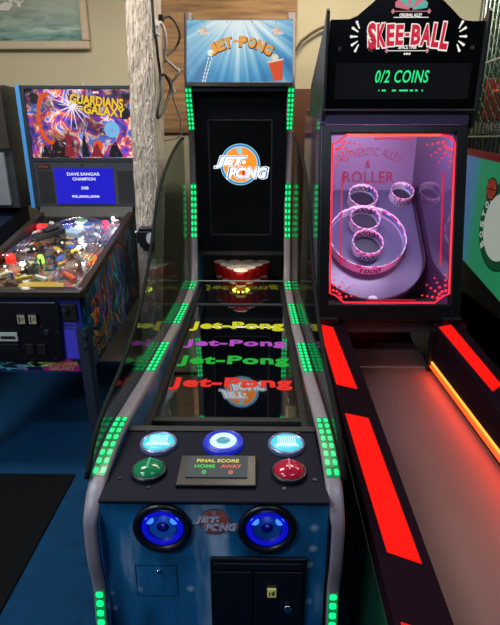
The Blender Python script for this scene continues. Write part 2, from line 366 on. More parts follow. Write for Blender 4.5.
# arc length table for led placement
def nearest(y, z): return min(range(len(FP)), key=lambda i: (FP[i][0] - y) ** 2 + (FP[i][1] - z) ** 2)
SEGS = [((3.545, 1.93), (3.65, 1.66), 9, 'post'), ((3.635, 1.30), (3.575, .96), 9, 'post'), ((3.46, .655), (3.30, .63), 3, 'rail'), ((3.03, .612), (2.60, .625), 8, 'rail'),
        ((2.29, .645), (1.90, .67), 9, 'rail'), ((1.47, .712), (1.195, .69), 8, 'rail'), ((1.108, .37), (1.09, .02), 11, 'front')]
for sd in (-1, 1):
    xo, xi = CX + sd * HO, CX + sd * HI
    x0, x1 = min(xo, xi), max(xo, xi)
    f = F((x0, 0, 0), (0, 1, 0), UP)           # n = +X
    poly = [(y, z) for y, z in FP] + [(4.0, .02), (4.0, 2.37)]
    MB().prism(poly, f, 0.0, x1 - x0).build('side_panel', SPACE if sd < 0 else BLACK, JP, 0.0)
    # milky edge moulding wrapped over the front edge of the panel
    mb = MB(); v = []; m = len(FP)
    for i in range(m):
        a = FP[max(0, i - 1)]; c = FP[min(m - 1, i + 1)]
        ty, tz = c[0] - a[0], c[1] - a[1]; l = math.hypot(ty, tz); ny, nz = tz / l, -ty / l     # outward (toward front / up)
        y, z = FP[i]
        q_ = max(0, min(1, (.66 - z) / .06)) if y < 1.2 else 0; il, ir = (0, .011 * q_) if sd < 0 else (.011 * q_, 0)
        for x, d in ((x0 - .002 + il, -.012), (x0 - .002 + il, .005), (x0 + .006 + il, .009), (x1 - .006 - ir, .009), (x1 + .002 - ir, .005), (x1 + .002 - ir, -.012)): v.append((x, y + ny * d, z + nz * d))
    fs = []
    for i in range(m - 1):
        for q in range(5): fs.append((i * 6 + q, i * 6 + q + 1, (i + 1) * 6 + q + 1, (i + 1) * 6 + q))
    mold = mb.add(v, fs, True).build('edge_moulding', CHANNEL, JP)
    for (a, b, cnt, kind) in SEGS:
        i0, i1 = nearest(*a), nearest(*b); S = FP[i0:i1 + 1]
        L_ = [0]
        for i in range(1, len(S)): L_.append(L_[-1] + math.hypot(S[i][0] - S[i-1][0], S[i][1] - S[i-1][1]))
        led = MB(); glow = MB()
        for k in range(cnt):
            d = L_[-1] * (k + .5) / cnt; i = max(j for j in range(len(S) - 1) if L_[j] <= d + 1e-9); t_ = (d - L_[i]) / max(1e-6, L_[i+1] - L_[i])
            y = S[i][0] + (S[i+1][0] - S[i][0]) * t_; z = S[i][1] + (S[i+1][1] - S[i][1]) * t_
            ty, tz = S[i+1][0] - S[i][0], S[i+1][1] - S[i][1]; l = math.hypot(ty, tz); ty /= l; tz /= l
            ny, nz = tz, -ty
            fr = F((CX, y + ny * .0085, z + nz * .0085), XR, (0, nz, -ny))
            st = L_[-1] / cnt
            hs = min(.012, st * .30)
            for dx in ((-.011, .011) if kind != 'front' else (0,)):
                one = led if kind != 'front' else MB()
                one.prism([(sd * (HO - TH / 2 + (.0055 if kind == 'front' else 0)) + dx + a_ * (.0062 if kind != 'front' else .010), b_ * hs) for a_, b_ in ((-1, -.6), (-.6, -1), (.6, -1), (1, -.6), (1, .6), (.6, 1), (-.6, 1), (-1, .6))], fr, -.004, .003)
                if kind == 'front': one.build('led', GREEN_LED, mold)
            glow.prism([(sd * (HO - TH / 2 + (.0055 if kind == 'front' else 0)) + a_ * (.0135 if kind == 'front' else .019), b_ * st * .5) for a_, b_ in ((-1, -1), (1, -1), (1, 1), (-1, 1))], fr, -.003, .0008)
        o = glow.build('lit_channel', GREEN_GLOW, mold); o['label'] = 'green lit stretch of the edge moulding'
        if kind != 'front': led.build('led_strip', GREEN_LED, mold)
    # clear curved side guard
    G = smooth_path([(0, 3.40, 1.61), (0, 3.262, 1.60), (0, 2.86, 1.51), (0, 2.48, 1.37), (0, 2.29, 1.21), (0, 2.144, 1.085), (0, 1.904, .94), (0, 1.624, .85), (0, 1.427, .815), (0, 1.272, .775), (0, 1.172, .70)], 4)
    xg = CX + sd * (HO + .006)
    poly = [(p.y, p.z) for p in G] + [(1.2, .66), (1.6, .66), (1.91, .63), (2.6, .59), (3.40, .59)]
    gd = MB().prism(poly, F((xg - .003, 0, 0), (0, 1, 0), UP), 0, .006).build('side_guard', clear('side_guard_acrylic', (0.74, 0.80, 0.77), 0.07, .36), JP)
    MB().tube([(xg, p.y, p.z) for p in G], .0085, 6).build('guard_rim', RIM, gd)

# printed art on the outer left side under the guard is the side panel's own print
# back board, screen
BY = 3.62
mb = MB()
sx0, sx1, sz0, sz1 = CX - .222, CX + .222, .945, 1.735
for a in ((CX - HI, sx0, .83, 1.93), (sx1, CX + HI, .83, 1.93), (sx0, sx1, .83, sz0), (sx0, sx1, sz1, 1.93)): mb.box(a[0], a[1], BY, BY + .03, a[2], a[3])
mb.build('back_board', pbr('black_back_board', '#090a12', .5, ior=1.2, noise=.2), JP)
sc = MB().box(sx0, sx1, BY + .006, BY + .028, sz0, sz1).build('screen', pbr('black_screen', '#050608', .18, ior=1.45), JP)
mb = MB()
for a in ((sx0, sx0 + .012, sz0, sz1), (sx1 - .012, sx1, sz0, sz1), (sx0, sx1, sz0, sz0 + .012), (sx0, sx1, sz1 - .012, sz1)): mb.box(a[0], a[1], BY - .004, BY + .01, a[2], a[3])
mb.build('screen_bezel', BLACKM, JP, .002)
MB().box(CX - HI, CX + HI, BY, 3.98, .80, .83).build('alcove_top', BLACKM, JP)
MB().box(CX - HI, CX + HI, 3.95, 3.99, .50, .83).build('alcove_back', BLACKM, JP)
MB().box(CX - HI, CX + HI, 3.95, 3.99, .83, 2.36).build('rear_panel', BLACKM, JP)

LOGO = {'orange': emi('logo_orange', '#f08a28', 1.25), 'white': emi('logo_white', '#f4f8fc', 1.35), 'blue': emi('logo_blue', '#1f6fc0', .9), 'red': emi('logo_red', '#e03818', 1.0), 'cyan': emi('logo_cyan', '#8fd8f0', 1.0)}
PRINT = {'orange': pbr('print_orange', '#a8503c', .4), 'white': pbr('print_white', '#c8c4d0', .4), 'blue': pbr('print_blue', '#17264a', .4), 'red': pbr('print_red', '#7a2030', .4), 'cyan': pbr('print_cyan', '#8a88a0', .4)}
def logo(f, w, P, parent, name='game_logo', e=.0012):
    """orange disc, ring and two slanted words; w is the whole width"""
    k = w / 0.41; mats = [P['cyan'], P['blue'], P['orange'], P['white'], P['red']]
    mb = MB()
    mb.disc(f, 0, 0, .148 * k, 0, e, 40, 0); mb.disc(f, 0, 0, .142 * k, e, 2 * e, 40, 1)
    mb.disc(f, 0, 0, .132 * k, 2 * e, 3 * e, 40, 0); mb.disc(f, 0, 0, .124 * k, 3 * e, 4 * e, 40, 2)
    mb.prism([(-.03 * k, .115 * k), (-.015 * k, .08 * k), (.015 * k, .07 * k), (.01 * k, .12 * k)], f, 4 * e, 4.5 * e, 0)
    a = f.at(-.07 * k, .018 * k); b = f.at(.055 * k, -.058 * k)
    for bd, mi, d, g in ((.09, 3, 5, 1.13), (.06, 1, 6, 1.08), (.035, 3, 7, 1.0)):
        put_text(mb, 'JET', a, .225 * k * g, .078 * k * (1 + (g - 1) * 1.7), d * e, (d + .8) * e, bd, .22, 1.0, mi)
        put_text(mb, 'PONG', b, .285 * k * g, .078 * k * (1 + (g - 1) * 1.7), d * e, (d + .8) * e, bd, .22, 1.0, mi)
    mb.prism([(.012 * k, -.042 * k), (.040 * k, -.042 * k), (.034 * k, -.078 * k), (.016 * k, -.078 * k)], f, 8 * e, 8.6 * e, 4)
    mb.disc(f, .028 * k, .018 * k, .013 * k, 8 * e, 8.6 * e, 16, 3)
    put_text(mb, 'TM', f.at(.20 * k, -.02 * k), .02 * k, .01 * k, 5 * e, 5.5 * e, .02, 0, 1, 3)
    o = mb.build(name, mats, parent); o['label'] = 'round orange game logo with slanted white words'
    return o
logo(F((CX - .002, BY + .005, 1.44), XR, UP), .385, LOGO, sc, e=.0008)

# marquee
ma = (0, .11, .373); f = F((CX, 3.515, 1.952), XR, ma)
MH = .389; MW = HO - .016
def marquee_mat():
    m, N, L = new_mat('blue_ray_backlit_print'); b = N['Principled BSDF']; b.inputs['Base Color'].default_value = (0.02, .03, .05, 1); b.inputs['Roughness'].default_value = .25
    tc = N.new('ShaderNodeTexCoord'); sp = N.new('ShaderNodeSeparateXYZ'); L.new(tc.outputs['Object'], sp.inputs[0])
    dz = N.new('ShaderNodeMath'); dz.operation = 'SUBTRACT'; dz.inputs[1].default_value = 2.40; L.new(sp.outputs['Z'], dz.inputs[0])
    at = N.new('ShaderNodeMath'); at.operation = 'ARCTAN2'; L.new(sp.outputs['X'], at.inputs[0]); L.new(dz.outputs[0], at.inputs[1])
    nz = N.new('ShaderNodeTexNoise'); nz.noise_dimensions = '1D'; nz.inputs['Scale'].default_value = 6; nz.inputs['Detail'].default_value = 3; L.new(at.outputs[0], nz.inputs['W'])
    le = N.new('ShaderNodeVectorMath'); le.operation = 'LENGTH'; cb_ = N.new('ShaderNodeCombineXYZ'); L.new(sp.outputs['X'], cb_.inputs[0]); L.new(dz.outputs[0], cb_.inputs[1]); L.new(cb_.outputs[0], le.inputs[0])
    mr = N.new('ShaderNodeMapRange'); mr.inputs['From Min'].default_value = .02; mr.inputs['From Max'].default_value = .45; mr.inputs['To Min'].default_value = .78; mr.inputs['To Max'].default_value = -.02; L.new(le.outputs['Value'], mr.inputs['Value'])
    ad = N.new('ShaderNodeMath'); ad.operation = 'MULTIPLY_ADD'; ad.inputs[1].default_value = .75; L.new(nz.outputs['Fac'], ad.inputs[0]); L.new(mr.outputs[0], ad.inputs[2])
    r = ramp(N, [(0.12, '#155a90'), (0.4, '#3f95c4'), (0.65, '#8cc4dc'), (0.95, '#e8f4f4')]); L.new(ad.outputs[0], r.inputs[0]); L.new(r.outputs[0], b.inputs['Emission Color']); b.inputs['Emission Strength'].default_value = .85
    return m
mq = MB().fbox(f, -MW, MW, 0, MH, -.012, 0).build('marquee', marquee_mat(), JP)
MB().fbox(f, -MW, MW, MH, MH + .006, -.03, .003).build('marquee_top_trim', STEEL, mq)
MB().fbox(f, -MW, MW, -.028, 0, -.06, .008).build('marquee_bottom_trim', BLACK, mq, .003)
MB().box(CX - HI, CX + HI, 3.53, BY + .03, 1.90, 1.935).build('header_shelf', BLACK, JP)
mb = MB()
for x in (-.23, -.08, .08, .23): mb.disc(f, x, MH - .012, .004, 0, .003, 10)
mb.build('rivet_row', STEEL, mq)
# arched title, letter by letter
mb = MB(); word = 'JET-PONG'; R0 = .34; ang = [-.66, -.47, -.29, -.11, .06, .27, .48, .68]
ang = [a * .82 for a in ang]
for ch, a in zip(word, ang):
    g = f.at(.005 + R0 * math.sin(a), -.085 + R0 * math.cos(a), 0, -a)
    if ch == '-': mb.fbox(g, -.018, .018, -.004, .010, .001, .003, 1); continue
    put_text(mb, ch, g.at(.003, -.003), .060, .074, .001, .002, .05, .0, 1, 0)
    put_text(mb, ch, g, .050, .064, .0022, .0035, .05, .0, 1, 1)
o = mb.build('marquee_title', [emi('title_shadow', '#7a3a10', .5), emi('title_gold', '#f0a030', .9)], mq); o['label'] = 'arched golden title lettering'
mb = MB(); cxm, cym = .232, .02
mb.prism([(cxm - .048, .12), (cxm + .045, .14), (cxm + .045, .015), (cxm - .012, .008)], f, .001, .004, 0)
mb.prism([(cxm - .05, .118), (cxm + .047, .138), (cxm + .05, .148), (cxm - .053, .128)], f, .004, .005, 1)
mb.disc(f, cxm - .005, .155, .022, .0005, .003, 20, 1)
o = mb.build('marquee_cup', [emi('cup_print', '#e05024', .85), emi('cup_print_rim', '#e8d8c0', .9)], mq)
mb = MB(); mb.disc(f, -.185, .185, .021, .001, .003, 20)
for k in range(7): t_ = k / 6; mb.fbox(f.at(-.20 - .035 * t_, .15 - .14 * t_, 0, 1.35), -.009, .009, -.003, .003, .001, .002)
for k in range(7): t_ = k / 6; mb.fbox(f.at(-.18 - .04 * t_, .15 - .14 * t_, 0, 1.35), -.009, .009, -.003, .003, .001, .002)
mb.build('marquee_ball', emi('ball_print', '#f0f0e4', .9), mq)
PALE = {'orange': emi('pale_orange', '#e8a878', .9), 'white': emi('pale_white', '#f0e8e0', .9), 'blue': emi('pale_blue', '#4f88b8', .9), 'red': emi('pale_red', '#d86850', .9), 'cyan': emi('pale_cyan', '#b0dce8', .9)}
for sx in (-.235, .235): logo(f.at(sx, .318, .001), .085, PALE, mq, 'small_marquee_logo', e=.0004)

# playing field
FZ = .555
def field_mat():
    return pbr('black_field_glass', '#03040a', .03, ior=4.0)
fld = MB().box(CX - HI, CX + HI, 1.46, 3.95, FZ - .03, FZ).build('playing_field', field_mat(), JP)
for y0, y1, col, nm in ((2.705, 2.856, '#c8c814', 'yellow'), (2.455, 2.566, '#a846b4', 'purple'), (2.222, 2.349, '#12a830', 'green'), (1.98, 2.099, '#e02018', 'red')):
    mb = MB(); put_text(mb, 'Jet-Pong', F((CX, (y0 + y1) / 2, FZ + .0004), XR, (0, 1, 0)), .555, (y1 - y0) * 1.02, 0, .0008, .04, 0, 1.1)
    o = mb.build('field_lettering', emi(nm + '_lettering', col, 1.0), fld); o['label'] = nm + ' lit game name on the playing field'
MB().box(CX - HI, CX + HI, 1.70, 1.73, FZ, FZ + .012).build('field_front_trim', BLACKM, JP)
for sd in (-1, 1):
    x = CX + sd * (HI - .012)
    MB().box(x - .012, x + .012, 1.5, 3.6, FZ, FZ + .02).build('field_side_trim', BLACKM, JP)
# clear barrier before the cups
BYY = 3.19
bar = MB().box(CX - HI, CX + HI, BYY, BYY + .008, FZ, .718).build('ball_barrier', clear('barrier_acrylic', (.96, .98, .98), .11), JP)
mb = MB().tube([(CX - HI, BYY + .004, .72), (CX + HI, BYY + .004, .72)], .0035, 6)
mb.build('barrier_top_edge', pbr('polished_edge', '#9aa2a0', .3), bar)
MB().box(CX - HI, CX + HI, BYY - .006, BYY + .014, FZ, FZ + .006).build('barrier_foot', pbr('grey_foot', '#4a4e55', .4), bar)
# green-yellow ring light beneath the first cup
mb = MB(); f = F((CX, 3.54, FZ), XR, (0, 1, 0))
for k in range(10):
    a = 2 * math.pi * k / 10; mb.disc(f, .055 * math.cos(a), .055 * math.sin(a), .0085, 0, .006, 10)
mb.build('cup_ring_light', emi('yellow_green_led', '#c8f040', 5), JP)
d = bpy.data.lights.new('cup_light', 'POINT'); d.energy = .9; d.color = (1, .6, .3); d.shadow_soft_size = .02
o = bpy.data.objects.new('cup_light', d); COL.objects.link(o); o.location = (CX, 3.54, FZ + .05)
area('cup_fill_light', (CX, 3.42, .80), .5, .55, (1.0, .88, .75), rot=(math.radians(14), 0, 0), sy=.02);  # invented fill lamp, added to brighten the cups from above

# control panel
CZ = .68
def panel_mat():
    m = pbr('charcoal_panel', '#101120', .6, ior=1.2, noise=.15, scale=200)
    return m
cp = MB().box(CX - HI, CX + HI, 1.105, 1.47, CZ - .010, CZ).build('control_panel', panel_mat(), JP, .004)
MB().box(CX - HI, CX + HI, 1.445, 1.475, CZ - .12, CZ + .006).build('panel_back_lip', BLACKM, JP, .003)
MB().box(CX - HI, CX + HI, 1.135, 1.46, CZ - .05, CZ - .012).build('panel_tray', BLACKM, JP)
MB().box(CX - HI, CX + HI, 1.475, 1.73, FZ - .06, FZ - .03).build('field_support', BLACKM, JP)
mb = MB(); f = F((0, 0, CZ), XR, (0, 1, 0))
for x, y in ((-.30, 1.16), (-.10, 1.455), (.08, 1.16), (-.36, 1.44), (.14, 1.44), (-.39, 1.2), (.17, 1.2)): mb.disc(f, x, y, .006, 0, .003, 10)
mb.build('panel_screws', DARKMETAL, cp)
def button(x, y, rad, mats, kind, lbl):
    f = F((x, y, CZ), XR, (0, 1, 0))
    b = MB().lathe(f, [(rad, 0), (rad, .008), (rad * .95, .014), (rad * .86, .015), (rad * .84, .009), (.0001, .009)], 36).build('button', mats[0], JP)
    b['label'] = lbl
    if kind == 'dome':
        MB().lathe(f, [(rad * .84, .009)] + [(rad * .84 * math.cos(a * math.pi / 16), .012 + .022 * math.sin(a * math.pi / 16)) for a in range(8)] + [(.0001, .034)], 36).build('button_cap', mats[1], b)
        mb = MB()
        mb.fbox(f, -.003, .003, -rad * .5, rad * .5, .033, .0345); mb.build('cap_seam', mats[2], b)
    elif kind == 'lamp':
        MB().lathe(f, [(rad * .84, .009), (rad * .80, .014), (rad * .6, .018), (.0001, .019)], 36).build('lens', mats[1], b)
        mb = MB()
        for k in range(-4, 5):
            mb.fbox(f.at(k * .0065, .002), -.0016, .0016, -rad * .38, rad * .42, .0185, .0195)
        mb.prism([(-rad * .62, -rad * .42), (rad * .62, -rad * .42), (rad * .5, -rad * .22), (-rad * .5, -rad * .22)], f, .0165, .019)
        mb.build('lens_ribs', mats[2], b)
    else:
        MB().lathe(f, [(rad * .84, .009), (rad * .78, .013), (rad * .60, .013), (rad * .58, .010)], 36).build('light_ring', mats[2], b)
        MB().lathe(f, [(rad * .66, .012), (rad * .60, .017), (rad * .36, .017), (rad * .34, .012), (.0001, .012)], 36, mi=lambda a, q: 0 if q < 3 else 1).build('inner_ring', [mats[1], TEAL], b)
    return b
BRING = emi('blue_rim', '#1020c0', .7, base='#202048'); CYAN = emi('cyan_lamp', '#50dcf2', 1.0); PALECY = emi('pale_lamp', '#d0fcff', 1.15); BLUEL = emi('blue_lamp', '#1438e8', .95); TEAL = emi('teal_lamp', '#50b0c8', .8)
GRIM = pbr('grey_rim', '#6a6a78', .3, .6)
button(-.309, 1.368, .060, (pbr('rim_bluish', '#8088b0', .25, .6), CYAN, PALECY), 'lamp', 'cyan lit ribbed button left of the ring light')
button(.098, 1.368, .060, (pbr('rim_bluish', '#8088b0', .25, .6), CYAN, PALECY), 'lamp', 'cyan lit ribbed button right of the ring light')
button(-.1035, 1.376, .066, (BRING, PALECY, BLUEL), 'ring', 'blue and white ring light in the middle')
button(-.312, 1.228, .053, (pbr('black_rim', '#15151c', .3), emi('green_cap', '#0f7a4a', .30, base='#0f5a38', rough=.15), pbr('green_seam', '#3fa878', .2)), 'dome', 'green domed push button')
button(.098, 1.228, .053, (pbr('black_rim', '#15151c', .3), emi('red_cap', '#a01430', .30, base='#8a1028', rough=.15), pbr('red_seam', '#c86078', .2)), 'dome', 'red domed push button')
# score display, a wedge leaning back
u0 = F((CX + .002, 1.175, CZ), XR, (0, 1, 0))
sd_f = F((CX + .002, 1.164, CZ + .0105), XR, (0, .128, .010))
mb = MB(); 
w2 = .113
v = [(CX + .002 + s * w2, y, z) for s in (-1, 1) for y, z in ((1.160, CZ), (1.288, CZ), (1.288, CZ + .020), (1.160, CZ + .010))]
mb.add(v, [(0, 1, 2, 3), (7, 6, 5, 4), (0, 3, 7, 4), (1, 5, 6, 2), (3, 2, 6, 7), (0, 4, 5, 1)])
dsp = mb.build('score_display', BLACK, JP, .003)
MB().fbox(sd_f, -.088, .088, .026, .116, .001, .003).build('display_screen', emi('dim_lcd', '#2a3e48', .6, rough=.6), dsp)
for body, x, y, w_, h_, c in (('FINAL SCORE', 0, .095, .125, .014, '#d8d040'), ('HOME', -.037, .071, .06, .014, '#30c850'), ('AWAY', .04, .071, .06, .014, '#d85040'), ('0', -.037, .046, .013, .016, '#40c850'), ('0', .04, .046, .013, .016, '#d86040')):
    mb = MB(); put_text(mb, body, sd_f.at(x, y), w_, h_, .003, .0036, .03); mb.build('display_lettering', emi('lcd_text', c, .9), dsp)
# speaker panel
FY = 1.115
mb = MB(); mb.box(CX - HI, CX + HI, FY, FY + .02, .03, .669)
fp = mb.build('front_panel', space_mat('front_print', '#06304e', '#1f6c9e', '#c0d2de'), JP)
f0 = F((0, FY, 0), XR, UP)
for x, z, lb in ((-.257, .585, 'left speaker, lit blue inside'), (.033, .585, 'right speaker, lit blue inside')):
    f = F((x, FY, z), XR, UP); r_ = .082
    s_ = MB().lathe(f, [(r_, -.0), (r_, .008), (r_ * .94, .014), (r_ * .76, .012), (r_ * .72, .0), (r_ * .70, -.004)], 40).build('speaker', BLACK, JP); s_['label'] = lb
    MB().lathe(f, [(r_ * .71, .004), (r_ * .62, .012), (r_ * .52, .004), (r_ * .30, -.012)], 40, mi=lambda a, q: 0 if q < 2 else 1).build('speaker_cone', [emi('blue_surround', '#0a10d8', .75, rough=.3), emi('blue_cone', '#0406a0', .6, rough=.25)], s_)
    MB().lathe(f, [(r_ * .30, -.012), (r_ * .26, -.002), (r_ * .12, .004), (.0001, .005)], 30).build('dust_cap', pbr('dark_cap', '#0a0e40', .2), s_)
    mb = MB()
    for a in range(2): mb.disc(f, (-.42 + .84 * a) * r_, .34 * r_, .012, .003, .008, 12)
    mb.build('speaker_led', emi('speaker_led', '#3a78ff', 1.6), s_)
    d = bpy.data.lights.new('speaker_light', 'POINT'); d.energy = .05; d.color = (.1, .15, 1); d.shadow_soft_size = .01
    o = bpy.data.objects.new('speaker_light', d); COL.objects.link(o); o.location = (x, FY - .03, z + .01)
logo(F((-.112, FY - .001, .607), XR, UP), .124, PRINT, fp, 'panel_logo', e=.0005)
# coin door
dz0, dz1, dx0, dx1 = .12, .487, -.128, .147
cd = MB().box(dx0, dx1, FY - .012, FY, dz0, dz1).build('coin_door', BLACK, JP, .004)
mb = MB()
for a in ((dx0 + .012, dx1 - .012, dz1 - .035, dz1 - .012), (dx0 + .012, -.008, dz0 + .02, dz1 - .042), (.0, dx1 - .012, dz0 + .02, dz1 - .042)): mb.box(a[0], a[1], FY - .018, FY - .012, a[2], a[3])
mb.build('door_panel', pbr('door_black', '#0a0b12', .4), cd, .002)
cs = MB().box(.035, .061, FY - .026, FY - .018, .36, .39).build('coin_slot', pbr('cream_reject', '#b0a868', .4, emis='#a09850', es=.35), cd, .002)
mb = MB(); put_text(mb, '19', F((.048, FY - .0262, .374), XR, UP), .015, .015, 0, .0008, .03); mb.box(.052, .056, FY - .0275, FY - .0262, .372, .386); mb.build('slot_mark', BLACKM, cs)
MB().disc(F((.095, FY - .018, .315), XR, UP), 0, 0, .012, 0, .008, 20).build('lock', CHROME, cd)
lk = MB().disc(F((-.277, FY, .429), XR, UP), 0, 0, .006, 0, .006, 16).build('panel_lock', CHROME, fp)
mb = MB(); f = F((0, FY, 0), XR, UP)
for a in ((-.345, -.225, .4495, .451), (-.345, -.225, .335, .3365), (-.345, -.3435, .335, .451), (-.2265, -.225, .335, .451)): mb.fbox(f, a[0], a[1], a[2], a[3], 0, .0012)
mb.build('service_hatch', pbr('hatch_seam', '#0c2238', .5), fp)

# ten red cups
RED = pbr('red_cup_plastic', '#b80c14', .3)
N = RED.node_tree.nodes; L = RED.node_tree.links; tr = N.new('ShaderNodeBsdfTranslucent'); tr.inputs['Color'].default_value = lin('#e01008'); mx_ = N.new('ShaderNodeMixShader'); mx_.inputs[0].default_value = .6
L.new(N['Principled BSDF'].outputs[0], mx_.inputs[1]); L.new(tr.outputs[0], mx_.inputs[2]); L.new(mx_.outputs[0], N['Material Output'].inputs['Surface'])
CUPW = pbr('cup_white_inside', '#f0e0d0', .4)
cup_labels = {0: ['red cup at the front tip of the pyramid, lit by the yellow-green ring'],
              1: ['red cup left in the second row of the cup pyramid', 'red cup right in the second row of the cup pyramid'],
              2: ['red cup left in the third row of the cup pyramid', 'red cup in the middle of the third row of the cup pyramid', 'red cup right in the third row of the cup pyramid'],
              3: ['red cup at the left end of the back row of cups', 'red cup second from left in the back row of cups', 'red cup second from right in the back row of cups', 'red cup at the right end of the back row of cups']}
proto = None
for row in range(4):
    for k in range(row + 1):
        x = CX + (k - row / 2) * .110; y = 3.54 + row * .093
        if proto is None:
            c = thing('cup', (x, y, FZ), cup_labels[0][0], 'cup', 'red cups in the pyramid'); proto = c
            f = F((x, y, FZ), XR, (0, 1, 0))
            MB().lathe(f, [(.0001, .001), (.034, .001), (.035, .006), (.037, .045), (.039, .048), (.043, .095), (.045, .098), (.050, .148), (.048, .148), (.034, .008), (.0001, .006)], 28,
                       mi=lambda a, q: 0 if q < 7 else 1).build('cup_body', [RED, CUPW], c)
            MB().tube([f.p(.0505 * math.cos(a * math.pi / 14), .0505 * math.sin(a * math.pi / 14), .150) for a in range(28)], .0035, 6, closed=True).build('rim', CUPW, c)
        else:
            c = proto.copy(); COL.objects.link(c); c.location = (x, y, FZ); c['label'] = cup_labels[row][k]
            for ch in list(proto.children):
                q = ch.copy(); COL.objects.link(q); q.parent = c

# ------------------------------------------------------------------ pinball machine
PX = -1.045; SL = .205
PB = thing('pinball_machine', (PX, 2.7, 0), 'pinball machine with colourful lit backglass and blue score screen by the pillar', 'pinball machine')
def art_mat(name, emit, stops, sc=7.0, strength=.8, streak=(1, 1, 1)):
    m, N, L = new_mat(name); b = N['Principled BSDF']; b.inputs['Roughness'].default_value = .25
    tc = N.new('ShaderNodeTexCoord'); mp = N.new('ShaderNodeMapping'); mp.inputs['Scale'].default_value = streak
    n1 = N.new('ShaderNodeTexNoise'); n1.inputs['Scale'].default_value = sc; n1.inputs['Detail'].default_value = 6; n1.inputs['Distortion'].default_value = 1.6
    r = ramp(N, stops)
    n2 = N.new('ShaderNodeTexNoise'); n2.inputs['Scale'].default_value = sc * .7; n2.inputs['Detail'].default_value = 4
    mr = N.new('ShaderNodeMapRange'); mr.inputs['From Min'].default_value = .36; mr.inputs['From Max'].default_value = .62
    mx = N.new('ShaderNodeMix'); mx.data_type = 'RGBA'; mx.blend_type = 'MULTIPLY'; mx.inputs[0].default_value = 1
    L.new(tc.outputs['Object'], mp.inputs[0]); L.new(mp.outputs[0], n1.inputs['Vector']); L.new(mp.outputs[0], n2.inputs['Vector'])
    L.new(n1.outputs['Fac'], r.inputs[0]); L.new(n2.outputs['Fac'], mr.inputs['Value']); L.new(r.outputs[0], mx.inputs[6]); L.new(mr.outputs[0], mx.inputs[7])
    if emit:
        b.inputs['Base Color'].default_value = (.01, .01, .015, 1); L.new(mx.outputs[2], b.inputs['Emission Color']); b.inputs['Emission Strength'].default_value = strength
    else: L.new(mx.outputs[2], b.inputs['Base Color'])
    return m
NAVY = pbr('dark_navy_cabinet', '#101a30', .4, noise=.2)
SIDEART = art_mat('side_art_print', False, [(.30, '#080c20'), (.45, '#182c60'), (.52, '#2a8a94'), (.58, '#243a7c'), (.66, '#c85028'), (.75, '#e0a040')], 5.5, streak=(1, 2.2, .9))
x0, x1 = PX - .285, PX + .285
def side_z(y): return .968 + (y - 2.08) * SL
mb = MB()
mb.prism([(2.09, .585), (3.36, .66), (3.36, side_z(3.36)), (2.09, side_z(2.09))], F((x0, 0, 0), (0, 1, 0), UP), 0, .02)
mb.build('cabinet_side', SIDEART, PB)
ps = MB().prism([(2.09, .585), (3.36, .66), (3.36, side_z(3.36)), (2.09, side_z(2.09))], F((x1 - .02, 0, 0), (0, 1, 0), UP), 0, .02).build('cabinet_side', SIDEART, PB)
MB().box(x0 + .02, x1 - .02, 2.09, 2.11, .585, .955).build('cabinet_front', pbr('front_print_blue', '#2c2c84', .4, noise=.2), PB)
MB().prism([(2.11, .60), (3.36, .672), (3.36, .70), (2.11, .63)], F((x0 + .02, 0, 0), (0, 1, 0), UP), 0, .53).build('cabinet_bottom', BLACKM, PB)
MB().box(x0 + .02, x1 - .02, 3.34, 3.36, .68, 1.2).build('cabinet_back', BLACKM, PB)
# painted flames and streaks on the cabinet side
fsd = F((x1, 0, 0), (0, 1, 0), UP)
mb = MB()
for k in range(46):
    y = random.uniform(2.25, 3.0); z = random.uniform(.66, side_z(y) - .09); a = random.uniform(-.9, .9) + 1.57; l = random.uniform(.03, .11); c = random.choice((0, 0, 1, 1, 2, 3, 4))
    g = fsd.at(y, z, 0, a); mb.prism([(-l, 0), (-l * .2, .008), (l, .003), (l * .2, -.008)], g, 0, .0012, c)
for k in range(15):
    a = .3 + k * .13; g = fsd.at(2.66 + .22 * math.cos(a), .87 + .20 * math.sin(a), 0, a + 1.57); mb.prism([(-.045, -.006), (0, -.012), (.045, -.004), (0, .010)], g, 0, .0016, 3)
for k in range(9):
    g = fsd.at(2.22 + random.uniform(-.03, .05), .80 + random.uniform(-.08, .09), 0, random.uniform(0, 3)); mb.prism([(-.04, 0), (0, .014), (.04, 0), (0, -.014)], g, 0, .0016, random.choice((3, 4)))
mb.build('side_streaks', [pbr('streak_blue', '#4070d0', .3), pbr('streak_teal', '#40b8b0', .3), pbr('streak_violet', '#7a50b0', .3), pbr('streak_red', '#d84c28', .3), pbr('streak_gold', '#e89838', .3)], ps)
mb = MB(); put_text(mb, 'GUARDIANS', fsd.at(2.32, .715, 0, .06), .34, .05, 0, .0018, .03); put_text(mb, 'GALAXY', fsd.at(2.32, .65, 0, .06), .26, .05, 0, .0018, .03)
mb.build('side_lettering', pbr('side_letter_bronze', '#8a6a40', .4), ps)
# rails, lockbar, glass
RAILM = pbr('brown_black_rail', '#33281f', .3, .3)
for xa, xb in ((x0 - .006, x0 + .03), (x1 - .03, x1 + .006)):
    MB().prism([(2.07, side_z(2.07) - .02), (3.12, side_z(3.12) - .02), (3.12, side_z(3.12) + .014), (2.07, side_z(2.07) + .014)], F((xa, 0, 0), (0, 1, 0), UP), 0, xb - xa).build('side_rail', RAILM, PB, .005)
MB().box(x0 - .008, x1 + .008, 2.06, 2.125, .948, .988).build('lockbar', RAILM, PB, .01)
fg = F((PX, 2.08, .966), XR, (0, 1, SL))
MB().fbox(fg, -.26, .26, .05, 1.06, -.006, -.002).build('playfield_glass', clear('pinball_glass', (.97, .98, .98), .04), PB)
